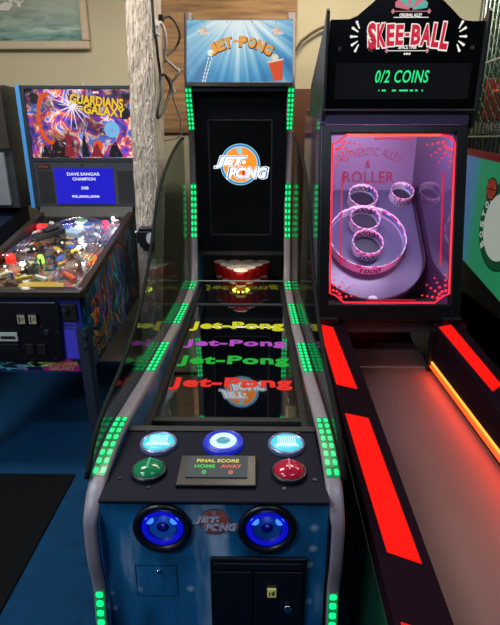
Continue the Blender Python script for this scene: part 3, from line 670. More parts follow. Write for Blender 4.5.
# playfield, under the glass
PF = F((PX, 2.08, .918), XR, (0, 1, SL * .95))
PFART = art_mat('playfield_art', False, [(.3, '#152030'), (.42, '#4a6a70'), (.5, '#a89a78'), (.56, '#b85028'), (.64, '#405a90'), (.75, '#d0c8b0')], 14, streak=(1, .8, 1))
pf = MB().fbox(PF, -.262, .262, .05, 1.09, -.02, 0).build('playfield', PFART, PB)
# inner walls of the well
MB().fbox(F((x0 + .02, 2.1, .83), (0, 1, SL), UP), 0, 1.06, 0, .13, -.001, 0).build('inner_wall', BLACK, PB)
mats = [pbr('pf_white', '#e8e4dc', .3), pbr('pf_orange', '#c85828', .3), pbr('pf_blue', '#3060b0', .3), pbr('pf_yellow', '#d0b040', .3), pbr('pf_green', '#508a60', .3), pbr('pf_grey', '#70747c', .3, .6), pbr('pf_dark', '#202428', .4), pbr('pf_cream', '#cabf9a', .3)]
lampm = [emi('insert_white', '#fff6e0', 3.0), emi('insert_red', '#ff2010', 2.4), emi('insert_orange', '#ff6a20', 2.2), emi('insert_blue', '#4060ff', 1.2), emi('insert_green', '#c0ff60', 1.6)]
for k in range(34):                         # flat plastics over the playfield
    x, y = random.uniform(-.23, .23), random.uniform(.30, 1.02); h = random.uniform(.02, .045); a = random.uniform(0, 3.1)
    l, w_ = random.uniform(.02, .05), random.uniform(.012, .026)
    g = PF.at(x, y, 0, a); mb = MB(); mb.prism([(-l, -w_ * .5), (-l * .3, -w_), (l * .8, -w_ * .6), (l, w_ * .4), (0, w_)], g, h, h + .004)
    mb.tube([g.p(0, 0, 0), g.p(0, 0, h)], .004, 6); mb.build('plastic_cover', random.choice(mats), PB)
for k in range(26):
    x, y = random.uniform(-.24, .24), random.uniform(.22, 1.05); g = PF.at(x, y)
    MB().lathe(g, [(.006, 0), (.005, .02), (.007, .028), (.007, .034), (.0001, .036)], 10).build('post', random.choice(mats[:4] + [mats[5]] * 2), PB)
for x, y in ((-.05, .80), (.06, .86), (.0, .93)):
    g = PF.at(x, y); b = MB().lathe(g, [(.03, 0), (.026, .03), (.036, .045), (.036, .052), (.0001, .056)], 24).build('bumper', mats[0], PB)
    MB().lathe(g, [(.028, .0555), (.02, .062), (.0001, .064)], 20).build('bumper_cap', random.choice(mats[1:5]), b)
for path in (([(-.20, .35), (-.21, .6), (-.17, .85), (-.05, .98), (.09, .95), (.16, .8), (.19, .55)]), ([(.22, .3), (.21, .7), (.12, .9), (-.1, .88), (-.18, .7), (-.16, .42)])):
    mb = MB(); P3 = smooth_path([PF.p(x, y, .06 + .02 * math.sin(y * 6)) for x, y in path], 5)
    mb.tube([p + PF.u * .010 for p in P3], .003, 6); mb.tube([p - PF.u * .010 for p in P3], .003, 6); mb.build('wire_ramp', CHROME, PB)
mb = MB(); g = PF.at(-.10, .68, .05, .9); mb.fbox(g, -.09, .09, -.028, .028, 0, .03); mb.prism([(-.02, -.02), (.06, -.02), (.05, .02), (-.03, .02)], g, .03, .05); mb.build('ramp_cover', mats[6], PB, .008)
mb = MB(); g = PF.at(.02, .74, .03, -.4); mb.fbox(g, -.05, .05, -.03, .03, 0, .035); mb.build('target_housing', pbr('pale_blue_plastic', '#9ab4c8', .3), PB, .008)
for sx in (-1, 1):
    g = PF.at(sx * .075 - .02, .20, .012, math.pi * (0 if sx < 0 else 1) - sx * .5); MB().prism([(0, -.009), (.075, -.005), (.08, 0), (.075, .005), (0, .009)], g, 0, .018).build('flipper', mats[3] if sx < 0 else mats[0], PB, .003)
    g = PF.at(sx * .17 - .02, .24, 0, -sx * .75 + (0 if sx < 0 else math.pi)); MB().fbox(g, -.05, .06, -.012, .012, .01, .03).build('slingshot', mats[7] if sx < 0 else mats[1], PB, .004)
MB().prism([(-.05, .10), (.16, .10), (.15, .165), (.10, .18), (-.02, .18), (-.06, .16)], PF, .012, .02).build('apron_card', pbr('apron_yellow', '#b89a40', .35, noise=.3, scale=60), PB)
MB().fbox(PF, -.25, .25, .05, .10, 0, .02).build('apron', pbr('apron_tan', '#8a7048', .4, noise=.2), PB, .004)
for x, y, k, s in ((-.226, .45, 1, 1.5), (-.285 + .05, .892, 1, 1.5), (-.208, .892, 1, 1.1), (.133, .951, 1, 1.3), (.201, .441, 2, 1.5), (-.064, .887, 3, 1.3), (-.064, .439, 4, 1.0)):
    g = PF.at(x, y); r_ = .016 * s; MB().lathe(g, [(r_, 0), (r_, .03), (r_ * .8, .042), (.0001, .048)], 14).build('lit_dome', lampm[k], PB)
for x, y in ((.218, 1.06), (.11, 1.06), (.03, 1.06), (-.062, 1.06), (-.18, .219), (-.1, .30), (.0, .52), (.1, .62), (.17, .72), (-.14, .55), (.15, .35), (.05, .40), (-.2, .33), (.22, .86), (-.02, .64), (.2, .6), (-.17, .28), (.12, .50), (.07, .72), (.18, .95), (-.12, .80), (-.2, .72)):
    g = PF.at(x, y); MB().ball(g.p(0, 0, .045 if y > 1 else .03), .006 if y < 1 else .005, 8).build('small_lamp', lampm[0], PB)
for x, y, e in ((-.12, .35, .5), (.1, .55, .5), (.0, .85, .5), (.17, 1.0, .35)):
    d = bpy.data.lights.new('playfield_light', 'POINT'); d.energy = e; d.color = (1, .95, .82); d.shadow_soft_size = .02
    o = bpy.data.objects.new('playfield_light', d); COL.objects.link(o); o.location = PF.p(x, y, .05) * 1.1 + Vector((0, 0, -.16))
# coin door on the front
ff = F((0, 2.09, 0), XR, UP)
cd = MB().prism([(-1.225, .645), (-.895, .645), (-.878, .66), (-.866, .91), (-.88, .932), (-1.225, .932)], ff, 0, .02).build('coin_door', BLACK, PB, .006)
for x in (-1.035, -.985):
    b = MB().fbox(ff, x - .021, x + .021, .828, .880, .02, .032).build('coin_slot', DARKMETAL, cd, .003)
    mb = MB(); mb.fbox(ff, x - .016, x + .016, .834, .874, .032, .034, 0); mb.fbox(ff, x - .010, x - .004, .840, .868, .034, .0345, 1); put_text(mb, '25', ff.at(x + .006, .856, .034), .012, .012, 0, .0006, .02, mi=1)
    mb.build('price_plate', [emi('lit_plate', '#a8a890', .35), BLACKM], b)
for x in (-1.02, -.965): MB().fbox(ff, x - .018, x + .018, .682, .735, .02, .027).build('coin_return', BLACKM, cd, .003)
b = MB().fbox(ff, -1.15, -1.065, .748, .79, .02, .030).build('bill_slot', pbr('bill_frame', '#b8b8a8', .4), cd, .003)
MB().fbox(ff, -1.14, -1.075, -.0 + .760, .774, .030, .0312).build('slot_opening', BLACKM, b)
MB().fbox(ff, -1.15, -1.065, .695, .735, .02, .027).build('bill_plate', DARKMETAL, cd, .003)
MB().disc(ff, -.934, .792, .012, .02, .032, 18).build('lock', CHROME, cd)
mb = MB()
for x, z in ((-1.05, .925), (-.95, .925), (-1.02, .652), (-.91, .66), (-.885, .79), (-.955, .815)): mb.disc(ff, x, z, .004, .018, .023, 10)
mb.build('door_screws', STEEL, cd)
b = MB().fbox(ff, -.860, -.795, .840, .918, 0, .012).build('start_button_plate', BLACKM, PB, .003)
MB().disc(ff, -.842, .895, .014, .012, .026, 18).build('start_button', pbr('start_cap', '#24262c', .3), b); MB().disc(ff, -.842, .895, .006, .026, .027, 12).build('button_dot', STEEL, b)
mb = MB(); put_text(mb, 'PRO', ff.at(-.83, .825), .05, .012, 0, .001, .02); put_text(mb, 'LICENSED', ff.at(-.83, .806), .055, .01, 0, .001, .02); mb.build('front_print', pbr('print_violet', '#5a60c8', .4), PB)
MB().fbox(ff, -.864, -.785, .655, .795, 0, .001).build('blue_front_art', pbr('violet_blue_print', '#5448d8', .4, noise=.3, scale=30), PB)
mb = MB(); mb.prism([(-1.3, .592), (-.79, .592), (-.79, .648), (-1.3, .648)], ff, 0, .001, 0)
mb.prism([(-.98, .592), (-.99, .625), (-.95, .648), (-.86, .652), (-.815, .625), (-.81, .592)], ff, .001, .002, 1)
for k in range(14): g = ff.at(random.uniform(-1.28, -.96), random.uniform(.60, .645), 0, random.uniform(-.4, .4)); mb.prism([(-.05, 0), (0, .004), (.05, 0), (0, -.004)], g, .001, .0018, 2)
for k in range(4): g = ff.at(random.uniform(-1.02, -.95), .625, 0, random.uniform(-.3, .3)); mb.prism([(-.04, 0), (0, .01), (.04, 0), (0, -.01)], g, .002, .0026, 3)
put_text(mb, 'GUARDIANS', ff.at(-.895, .628), .15, .02, .002, .003, .03, mi=4); put_text(mb, 'GALAXY', ff.at(-.895, .605), .12, .02, .002, .003, .03, mi=4); put_text(mb, 'THE', ff.at(-1.08, .605), .05, .02, .002, .003, .03, mi=5)
mb.build('front_art_band', [pbr('band_navy', '#101c30', .4, noise=.5, scale=20), pbr('band_magenta', '#a02060', .4), pbr('band_teal', '#4aa8a0', .4), pbr('band_lime', '#a8e070', .4), pbr('band_gold', '#b89050', .4), pbr('band_grey', '#8088a0', .4)], PB)
# legs
LEGM = pbr('leg_slate', '#343a46', .35, .3)
for x, y in ((x1 + .004, 2.075), (x0 - .004, 2.075), (x1 + .004, 3.33), (x0 - .004, 3.33)):
    sg = 1 if x > PX else -1; dy = -.03 if y < 2.5 else .03; top = .80 if y < 2.5 else .86
    mb = MB()
    for (wx, wy) in ((.05, .008), (.008, .05)):
        v = []
        for z, o_ in ((0.165, 1.0), (top, 0.0)):
            ex, ey = x + sg * .035 * o_, y + dy * 1.5 * o_
            ix, iy = -sg * wx, (1 if y < 2.5 else -1) * wy
            v += [(ex, ey, z), (ex + ix, ey, z), (ex + ix, ey + iy, z), (ex, ey + iy, z)]
        mb.add(v, [(0, 1, 2, 3), (7, 6, 5, 4), (0, 4, 5, 1), (1, 5, 6, 2), (2, 6, 7, 3), (3, 7, 4, 0)])
    lg = mb.build('leg', LEGM, PB)
    MB().lathe(F((x + sg * .03, y + dy * 1.4, .152), XR, (0, 1, 0)), [(.028, 0), (.028, .01), (.01, .018), (.01, .03)], 16).build('leg_foot', DARKMETAL, lg)
    if y < 2.5:
        mb = MB()
        for z in (.765, .715): mb.disc(F((x - sg * .012, y - .001, z), XR, UP), 0, 0, .010, 0, .009, 14)
        mb.build('leg_bolt', CHROME, lg)
# backbox
BBY = 3.12
bx0, bx1, bz0, bz1 = PX - .345, PX + .338, 1.205, 1.90
mb = MB(); mb.box(bx0, bx1, BBY + .02, BBY + .24, bz0, bz1)
bb = mb.build('backbox', NAVY, PB, .006)
BLUETRIM = pbr('sky_blue_edge', '#3f86c8', .35)
MB().box(bx0 - .001, bx0 + .022, BBY - .004, BBY + .02, bz0, bz1).build('backbox_edge', BLUETRIM, bb)
mb = MB()
for a in ((bx0 + .022, bx1, bz1 - .022, bz1), (bx0 + .022, bx0 + .047, bz0, bz1 - .022), (bx1 - .03, bx1, bz0, bz1 - .022), (bx0 + .047, bx1 - .03, 1.478, 1.502)): mb.box(a[0], a[1], BBY, BBY + .02, a[2], a[3])
mb.build('backbox_frame', pbr('frame_charcoal', '#1c222c', .4), bb, .003)
BG = art_mat('backglass_art', True, [(.28, '#0c1030'), (.38, '#3a3aa0'), (.44, '#8040b0'), (.48, '#c03878'), (.52, '#f07838'), (.55, '#f8e0d0'), (.60, '#7060d8'), (.68, '#4a90e0'), (.78, '#f0e8f8')], 9, 1.25)
fb = F((PX, BBY + .008, 0), XR, UP)
tl = MB().fbox(fb, -.298, .315, 1.502, 1.878, -.01, 0).build('backglass', BG, PB)
# abstract cosmic burst, silhouettes kept generic
mb = MB(); bm_ = [emi('burst_white', '#fff0f8', .9), emi('burst_orange', '#f05818', .8), emi('burst_violet', '#7048d0', .6), emi('burst_dark', '#141024', .3), emi('burst_red', '#a81c30', .6), emi('burst_cyan', '#80c8f8', .8)]
for k in range(18):
    a = k * 2 * math.pi / 18 + random.uniform(-.1, .1); l = random.uniform(.06, .15)
    g = fb.at(-.03, 1.79, 0, a); mb.prism([(.005, -.004), (l, -.0008), (l, .0008), (.005, .004)], g, .0005, .001, 0)
for k in range(13):
    a = 1.6 + k * .26; g = fb.at(-.175 + .055 * math.cos(a), 1.72 + .13 * math.sin(a), 0, a + 1.57); mb.prism([(-.03, -.006), (0, -.015), (.03, -.005), (0, .012)], g, .001, .0016, 1)
for x, z, r_, c in ((.19, 1.66, .045, 5), (-.20, 1.60, .03, 2), (.10, 1.57, .03, 1), (-.03, 1.80, .022, 0), (.27, 1.75, .035, 3), (-.25, 1.83, .03, 3)):
    mb.disc(fb, x, z, r_, .0006, .0012, 24, c)
for x, z, h_, w_, c in ((-.075, 1.51, .15, .05, 4), (-.15, 1.505, .10, .07, 3), (.02, 1.505, .14, .035, 3), (.09, 1.505, .08, .06, 4), (-.22, 1.505, .07, .05, 3), (.20, 1.505, .09, .07, 3)):
    mb.prism([(x - w_ * .6, z), (x + w_ * .7, z), (x + w_ * .35, z + h_ * .5), (x + w_ * .1, z + h_), (x - w_ * .3, z + h_ * .7)], fb, .0014, .002, c)
for k in range(40):
    g = fb.at(random.uniform(-.28, .30), random.uniform(1.51, 1.87), 0, random.uniform(0, 3.1)); l = random.uniform(.006, .02); mb.prism([(-l, 0), (0, l * .25), (l, 0), (0, -l * .25)], g, .0022, .0026, random.choice((0, 1, 1, 5, 2)))
mb.build('burst_artwork', bm_, tl)
TIT = [emi('title_yellow', '#f8c818', .95), emi('title_edge', '#201008', .2)]
mb = MB(); 
for dd, sc_, mi, bd in ((.003, 1.06, 1, .08), (.004, 1.0, 0, .035)):
    put_text(mb, 'GUARDIANS', fb.at(.115, 1.815, 0, -.10), .31 * sc_, .052 * sc_, dd, dd + .0008, bd, 0, 1, mi)
    put_text(mb, 'GALAXY', fb.at(.155, 1.762, 0, -.10), .24 * sc_, .052 * sc_, dd, dd + .0008, bd, 0, 1, mi)
    put_text(mb, 'OF THE', fb.at(.012, 1.776, 0, -.10), .045 * sc_, .020 * sc_, dd, dd + .0008, bd * .5, 0, 1, mi)
mb.build('backglass_title', TIT, tl)
mb = MB(); mb.fbox(fb, .095, .135, 1.853, 1.869, .001, .003, 0); put_text(mb, 'MARVEL', fb.at(.115, 1.861), .034, .010, .003, .0036, .02, 0, 1, 1)
mb.build('backglass_badge', [emi('badge_red', '#c01820', .8), LOGO['white']], tl)
sp = MB().box(bx0 + .047, bx1 - .03, BBY + .004, BBY + .02, bz0, 1.478).build('speaker_panel', pbr('speaker_grey', '#2a2f38', .5, noise=.2), PB)
for xa in (-.285, .20):
    mb = MB()
    for k in range(9): mb.fbox(fb, xa + k * .0105, xa + k * .0105 + .006, 1.235, 1.425, .004, .007)
    mb.build('speaker_grille', BLACKM, sp)
b = MB().fbox(fb, -.285, -.20, 1.437, 1.462, .004, .007).build('model_plate', pbr('plate_dark', '#1c1416', .4), sp)
mb = MB(); put_text(mb, 'STERN', fb.at(-.2425, 1.449), .06, .013, .007, .008, .02); mb.build('plate_lettering', pbr('plate_red', '#903028', .4), b)
MB().disc(fb, -.01, 1.458, .008, .004, .008, 16).build('panel_lock', BLACKM, sp)
sc2 = MB().fbox(fb, -.183, .175, 1.228, 1.440, .004, .008).build('score_screen', emi('blue_lcd', '#2420d8', .85, rough=.15), PB)
mb = MB()
for body, z, w_ in (('DAVE SANGAR', 1.407, .20), ('CHAMPION', 1.378, .14), ('308', 1.325, .045), ('95,000,000', 1.273, .17)): put_text(mb, body, fb.at(-.004, z), w_, .018, .008, .009, .03)
mb.build('screen_lettering', emi('lcd_white', '#e8e8ff', .9), sc2)
MB().box(bx0 + .03, bx1 - .03, 3.13, 3.36, side_z(3.36) - .05, bz0).build('backbox_neck', BLACKM, PB)
MB().prism([(3.06, side_z(3.06) - .01), (3.14, side_z(3.14) - .01), (3.14, bz0 + .01), (3.10, bz0 + .01)], F((x0, 0, 0), (0, 1, 0), UP), 0, .57).build('hinge_cover', BLACKM, PB)

# full size: the cabinet was drawn at 1:1.1
PB.location = (PX * 1.1, 2.7 * 1.1, -.16); PB.scale = (1.1, 1.1, 1.1)

# neighbour at the far left edge
LM = thing('pinball_machine', (-1.81, 2.75, 0), 'dark machine cut off by the left edge of the photo, beside the pinball backbox', 'pinball machine')
MB().box(-2.15, -1.47, 3.14, 3.40, 1.2, 1.905).build('backbox', pbr('dark_grey_box', '#23272c', .4, noise=.3), LM, .006)
MB().box(-1.535, -1.472, 3.115, 3.14, 1.55, 1.90).build('backglass_edge', pbr('dark_art', '#2a2420', .3, noise=.6, scale=25), LM, .004)
MB().box(-2.10, -1.535, 3.12, 3.14, 1.55, 1.88).build('backglass', art_mat('neighbour_art', False, [(.3, '#101010'), (.5, '#503828'), (.7, '#a09080')], 6), LM)
MB().box(-2.10, -1.515, 3.115, 3.14, 1.22, 1.53).build('speaker_panel', pbr('silver_grey', '#7a8088', .4, .3, noise=.2), LM, .004)
MB().prism([(2.12, .58), (3.38, .66), (3.38, 1.2), (2.12, .93)], F((-2.10, 0, 0), (0, 1, 0), UP), 0, .57).build('cabinet', NAVY, LM)
for x, y in ((-2.07, 2.16), (-1.56, 2.16), (-2.07, 3.33), (-1.56, 3.33)): MB().box(x - .02, x + .02, y - .02, y + .02, .152, .62).build('leg', LEGM, LM)
LM.location = (-1.81 * 1.1, 2.75 * 1.1, -.16); LM.scale = (1.1, 1.1, 1.1)

# ------------------------------------------------------------------ skee-ball alley
SK = thing('alley_roller_game', (.713, 2.0, 0), 'black alley roller with red lit rails and purple numbered target rings', 'arcade game')
SX0, SX1, SC = .333, 1.095, .713
def rz(y): return .511 + .0996 * (y - .886)
RAILT = pbr('black_rail', '#1c0a14', .8, ior=1.12, noise=.15)
RAILL = emi('red_light_panel', '#ff1810', 1.0, rough=.6, ior=1.08)
YB, YE = .25, 2.56
for sd in (-1, 1):
    xa, xb = (SX0, .475) if sd < 0 else (.951, SX1)
    rl = MB().prism([(YB, .02), (YE, .02), (YE, rz(YE)), (YB, rz(YB))], F((xa, 0, 0), (0, 1, 0), UP), 0, xb - xa).build('side_rail', RAILT, SK, .004)
    fr = F(((xa + xb) / 2, 0, rz(0)), XR, (0, 1, .0996)); k = math.hypot(1, .0996)
    for (y0, y1) in ((1.905, 2.485), (1.07, 1.705), (.30, .88)):
        y0 *= k; y1 *= k
        if sd < 0: q = [(.011, y0 - .005), (.021 - .002, y0 + .01), (.021, y1 - .01), (-.075 + .004, y1 + .02), (-.066, y0 + .035)]
        q = [(-.071, y1 + .018), (.0, y1 - .018), (.022, y0 - .016), (-.060, y0 + .018)] if sd < 0 else [(-.062, y1 - .01), (.012, y1 + .02), (.022, y0 + .02), (-.036, y0 - .028)]
        if sd < 0 and y1 < 2: q = [(-.056, y1 + .012), (.028, y1 - .018), (.042, y0 - .018), (-.042, y0 + .018)]
        p_ = MB().prism(q, fr, 0, .003).build('red_light', RAILL, rl)
# outer skirt on the visible left side, green LED spill painted into its colour
MB().prism([(YB + .05, .06), (2.4, .06), (2.4, rz(2.4) - .06), (YB + .05, rz(YB) - .06)], F((SX0 - .003, 0, 0), (0, 1, 0), UP), 0, .003).build('side_skirt', pbr('black_green_spill', '#16382a', .3), SK)
LANE = pbr('lane_vinyl', '#6e4c46', .55, noise=.10, scale=5)
ln = MB(); P2 = [(YB, .37), (2.55, .42), (2.85, .45), (2.97, .52), (3.03, .62), (3.03, .30), (YB, .30)]
ln.prism(P2, F((.475, 0, 0), (0, 1, 0), UP), 0, .476); ln.build('lane', LANE, SK)
TUBE = emi('orange_red_tube', '#ff4a14', 2.2); TUBE2 = emi('hot_tube', '#ffb040', 1.6)
tb = MB().tube([(.943, 1.0, .428), (.943, 2.47, .452)], .010, 10).build('light_tube', TUBE, SK)
MB().tube([(.943, 1.0, .450), (.943, 2.46, .474)], .006, 8).build('tube_core', TUBE2, tb)
MB().box(.925, .951, 2.46, 2.50, .42, .66).build('tube_end_post', BLACK, SK, .002)
area('alley_tube_light', (.93, 1.75, .47), 1.4, 2.2, (1.0, .06, .02), rot=(0, math.radians(68), 0), sy=.02)
bpy.data.objects['alley_tube_light'].rotation_euler = (0, math.radians(60), math.pi / 2 * 0)
bpy.data.objects['alley_tube_light'].data.size = .03; bpy.data.objects['alley_tube_light'].data.size_y = 1.4

# glazed front frame, leaning back
FF = F((SC, 2.535, .686), XR, (0, .245, .989)); FH = 1.019
mb = MB(); O = .38; I = .325
for a in ((-O, -I, 0, FH), (I, O, 0, FH)): mb.fbox(FF, *a, -.05, .005)
mb.fbox(FF, -I, I, FH - .04, FH, -.05, .005); mb.fbox(FF, -I, I, 0, .085, -.05, .005)
fr_ = mb.build('front_frame', pbr('black_frame', '#0a080c', .35), SK, .004)
gl = MB().fbox(FF, -I, I, .085, FH - .04, -.014, -.008).build('front_glass', clear('alley_glass', (.96, .95, .97), .04), SK)
# engraved, edge-lit graphics
NEON = emi('edge_lit_red', '#ff2a3c', 1.15); NEON2 = emi('edge_lit_orange', '#ff5a40', 1.5); ETCH = emi('faint_etch', '#c03060', .35, base='#803058')
gx, g0, g1 = .318, .095, FH - .048; nx, ny = .075, .048
pts = [(-gx + nx, g1), (gx - nx, g1)] + [(gx - nx + nx * math.sin(a), g1 - ny * (1 - math.cos(a)) ) for a in (.6, 1.1)] + [(gx, g1 - ny), (gx, g0 + ny)] + [(gx - nx * .4, g0 + ny * .8), (gx - nx, g0)] + [(-gx + nx, g0), (-gx + nx * .4, g0 + ny * .8)] + [(-gx, g0 + ny), (-gx, g1 - ny)] + [(-gx + nx * .35, g1 - ny * .8)]
mb = MB().tube([FF.p(x, y, -.004) for x, y in pts], .0055, 6, closed=True); mb.build('neon_border', NEON, gl)
mb = MB(); mb.tube([FF.p(x, g1 - .002, -.003) for x in (-gx + nx, gx - nx)], .0062, 6); mb.build('neon_top_bar', NEON2, gl)
mb = MB()
for a in ((-.10, .10, g1 - .024, g1 - .018), (-.12, .14, g0 + .012, g0 + .017), (-gx + .05, -gx + .056, g0 + .20, g1 - .20), (gx - .056, gx - .048, g0 + .20, g1 - .19)): mb.fbox(FF, *a, -.008, -.004)
mb.build('neon_bars', emi('edge_lit_crimson', '#e01838', .9), gl)
DOTM = emi('edge_lit_dots', '#ff3a48', .95)
for cx_, cy_ in ((-1, 1), (1, 1), (-1, -1), (1, -1)):
    mb = MB()
    bx_ = cx_ * (gx - .06); by_ = (g1 - .085) if cy_ > 0 else (g0 + .075)
    for ray_, a in enumerate((.15, .62, 1.05, 1.5)):
        for k in range(4):
            rr = .045 + k * .028
            mb.disc(FF, bx_ - cx_ * (rr * math.cos(a) - .045), by_ - cy_ * (rr * math.sin(a) - .055), .0085 - k * .0013, -.008, -.004, 10)
    mb.build('neon_dots', DOTM, gl)
mb = MB()
def arcw(R, yo):
    def w_(X, Y, d): a = X / R; return FF.p((R + Y) * math.sin(a) - .12, yo - R + (R + Y) * math.cos(a), -.008 + d)
    return w_
put_text(mb, 'AUTHENTIC ALLEY', FF, .34, .045, 0, .002, .0, 0, 1.05, 0, arcw(.34, .885)); put_text(mb, '&', FF.at(-.13, .82, -.008), .03, .04, 0, .002, .02)
put_text(mb, 'ROLLER', FF.at(-.125, .755, -.008), .27, .06, 0, .002, .02, 0, 1.1)
mb.build('etched_lettering', ETCH, gl)

# target cabinet interior
SIDEI = pbr('glossy_plum_side', '#4a3a58', .08, ior=1.9)
for sd in (-1, 1):
    x = SC + sd * .378
    MB().prism([(2.56, .62), (3.03, .45), (3.62, .45), (3.62, 1.76), (2.80, 1.70)], F((x - .008, 0, 0), (0, 1, 0), UP), 0, .016).build('cabinet_side', SIDEI, SK)
    MB().prism([(2.57, .02), (3.62, .02), (3.62, .45), (3.03, .45), (2.57, .62)], F((x - .008, 0, 0), (0, 1, 0), UP), 0, .016).build('cabinet_side', BLACK, SK)
MB().box(SC - .37, SC + .37, 3.60, 3.62, .45, 1.80).build('cabinet_back', pbr('mauve_back', '#8a7a98', .35), SK)
MB().prism([(2.80, 1.68), (3.62, 1.76), (3.62, 1.79), (2.80, 1.71)], F((SC - .37, 0, 0), (0, 1, 0), UP), 0, .74).build('cabinet_top', BLACK, SK)
MB().prism([(2.60, .69), (3.02, .66), (3.02, .64), (2.58, .60)], F((SC - .37, 0, 0), (0, 1, 0), UP), 0, .74).build('ball_gutter', pbr('brown_gutter', '#3a2a30', .4), SK)
TB = F((SC, 3.21, .9325), XR, (0, .731, .682))        # board plane, 43 degrees; rims sit .06 above it
BOARD = pbr('purple_board', '#5c5874', .3, noise=.08)
bd = MB(); U = [(-.355, .50), (-.355, 0)] + [(.355 * math.cos(a), -.05 + .355 * math.sin(a)) for a in [math.pi + math.pi * i / 24 for i in range(25)]] + [(.355, .50)]
tgt = MB().prism(U, TB, -.02, 0).build('target_board', BOARD, SK)
mb = MB(); EP = U[:1] + U[1:]
v = []
for x, y in U: v += [TB.p(x, y, -.02), TB.p(x, y, .05)]
mb.add(v, [(2 * i, 2 * i + 2, 2 * i + 3, 2 * i + 1) for i in range(len(U) - 1)], True)
gw = mb.build('board_fence', pbr('plum_fence', '#3a2438', .25), SK); sm_ = gw.modifiers.new('thickness', 'SOLIDIFY'); sm_.thickness = .006
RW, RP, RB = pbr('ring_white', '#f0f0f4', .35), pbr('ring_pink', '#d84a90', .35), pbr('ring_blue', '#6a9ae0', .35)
INK = pbr('black_ink', '#14121c', .5); HOLE = pbr('hole_grey', '#2c2836', .5)
def ring(x, y, r, h, texts, lbl):
    f = TB.at(x, y)
    n_ = 48
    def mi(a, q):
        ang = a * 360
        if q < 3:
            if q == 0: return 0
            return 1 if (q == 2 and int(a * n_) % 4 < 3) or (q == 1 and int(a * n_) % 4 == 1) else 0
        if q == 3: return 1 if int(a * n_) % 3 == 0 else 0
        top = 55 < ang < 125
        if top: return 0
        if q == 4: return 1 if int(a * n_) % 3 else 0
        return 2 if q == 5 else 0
    t_ = .006
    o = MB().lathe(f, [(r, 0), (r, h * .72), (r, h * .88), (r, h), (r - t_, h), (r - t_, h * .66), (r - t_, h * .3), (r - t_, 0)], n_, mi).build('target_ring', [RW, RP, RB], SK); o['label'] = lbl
    if r < .2: MB().disc(f, 0, 0, r - t_ - .003, .0, .002, 40).build('hole', HOLE, o)
    for body, where, wd in texts:
        mb = MB(); hh = h * .62
        if where == 'in': wf = lambda X, Y, d, R=r - t_ - .0008: f.p((R - d) * math.sin(X / R), (R - d) * math.cos(X / R), h * .47 + Y)
        else: wf = lambda X, Y, d, R=r + .0006: f.p((R + d) * math.sin(X / R), -(R + d) * math.cos(X / R), h * .42 + Y)
        put_text(mb, body, f, wd, hh, 0, .0008, .01, .1, 1.0, 0, wf); mb.build('ring_number', INK, o)
    return o
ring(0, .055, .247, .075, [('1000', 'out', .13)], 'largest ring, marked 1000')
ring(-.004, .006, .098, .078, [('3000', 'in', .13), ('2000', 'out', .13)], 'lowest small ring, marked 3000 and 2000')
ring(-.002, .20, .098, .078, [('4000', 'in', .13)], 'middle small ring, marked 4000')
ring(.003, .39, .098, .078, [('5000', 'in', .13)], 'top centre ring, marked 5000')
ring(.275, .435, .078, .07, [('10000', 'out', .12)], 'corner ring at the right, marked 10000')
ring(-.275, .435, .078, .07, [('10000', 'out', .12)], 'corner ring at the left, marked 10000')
for y_ in (-.19, -.375):
    f = TB.at(0, y_, 0); 
    MB().prism([(-.03, 0), (-.022, .016), (0, .022), (.022, .016), (.03, 0)], f, .001, .012).build('return_lip', RW, SK)
area('target_light', (SC, 2.87, 1.655), .6, 9, (.70, .66, 1.0), rot=(math.radians(25), 0, 0), sy=.05)
area('target_magenta_fill', (SC, 2.86, 1.658), .6, 2.2, (1.0, .18, .62), rot=(math.radians(72), 0, 0), sy=.03)  # unseen fill added to tint the back wall magenta
area('target_pink_fill', (SC, 2.62, .72), .6, 2.6, (1.0, .12, .40), rot=(math.radians(140), 0, 0), sy=.04)  # unseen fill added for a pink tint, behind the bottom border

# header with ears, leaning flank and dot display
HY = 2.79; HF = F((0, HY, 0), XR, UP)
top = [(.348, 1.745), (1.128, 1.745), (1.132, 2.155), (1.06, 2.152), (1.015, 2.156), (.99, 2.168), (.965, 2.19), (.935, 2.215), (.90, 2.243), (.86, 2.30), (.81, 2.335), (.746, 2.350), (.68, 2.335), (.62, 2.30), (.57, 2.243), (.528, 2.208), (.49, 2.178), (.452, 2.162), (.36, 2.160)]
hd = MB().prism(top, HF, -.10, 0).build('header', pbr('header_black', '#060609', .3, ior=1.25), SK, .003)
EAR = pbr('ear_grey_black', '#24262a', .4)
for sd in (-1, 1):
    xa = SX0 + .002 if sd < 0 else SX1 + .02
    MB().prism([(2.765, 1.74), (2.755, 2.19), (2.77, 2.205), (2.85, 2.14), (3.08, 2.05), (3.40, 1.93), (3.46, 1.72), (3.42, 1.62), (2.80, 1.66)], F((xa, 0, 0), (0, 1, 0), UP), 0, .016).build('header_ear', EAR, SK, .003)
    MB().prism([(2.56, .66), (2.80, 1.66), (3.42, 1.62), (3.30, 1.37), (2.9, .66)], F((xa - .004 if sd < 0 else SX1, 0, 0), (0, 1, 0), UP), 0, .010).build('frame_cheek', pbr('cheek_black', '#101216', .3), SK)
MB().prism([(2.78, 1.68), (2.80, 1.745), (2.70 + .09, 1.745), (2.79, 1.76), (2.9, 1.76), (2.9, 1.68)], F((SX0, 0, 0), (0, 1, 0), UP), 0, SX1 - SX0).build('soffit', pbr('soffit_purple_glow', '#3c3258', .5), SK)  # purple light on the underside is put into the soffit's colour
MB().fbox(HF, .345, 1.115, 1.742, 1.752, -.02, .03).build('header_lower_trim', STEEL, hd, .002)
dp = MB().fbox(HF, .395, 1.075, 1.80, 1.965, 0, .004).build('dot_display', pbr('smoked_display', '#26272a', .25, ior=1.3), hd)
GT = emi('green_dot_text', '#28e888', 1.1)
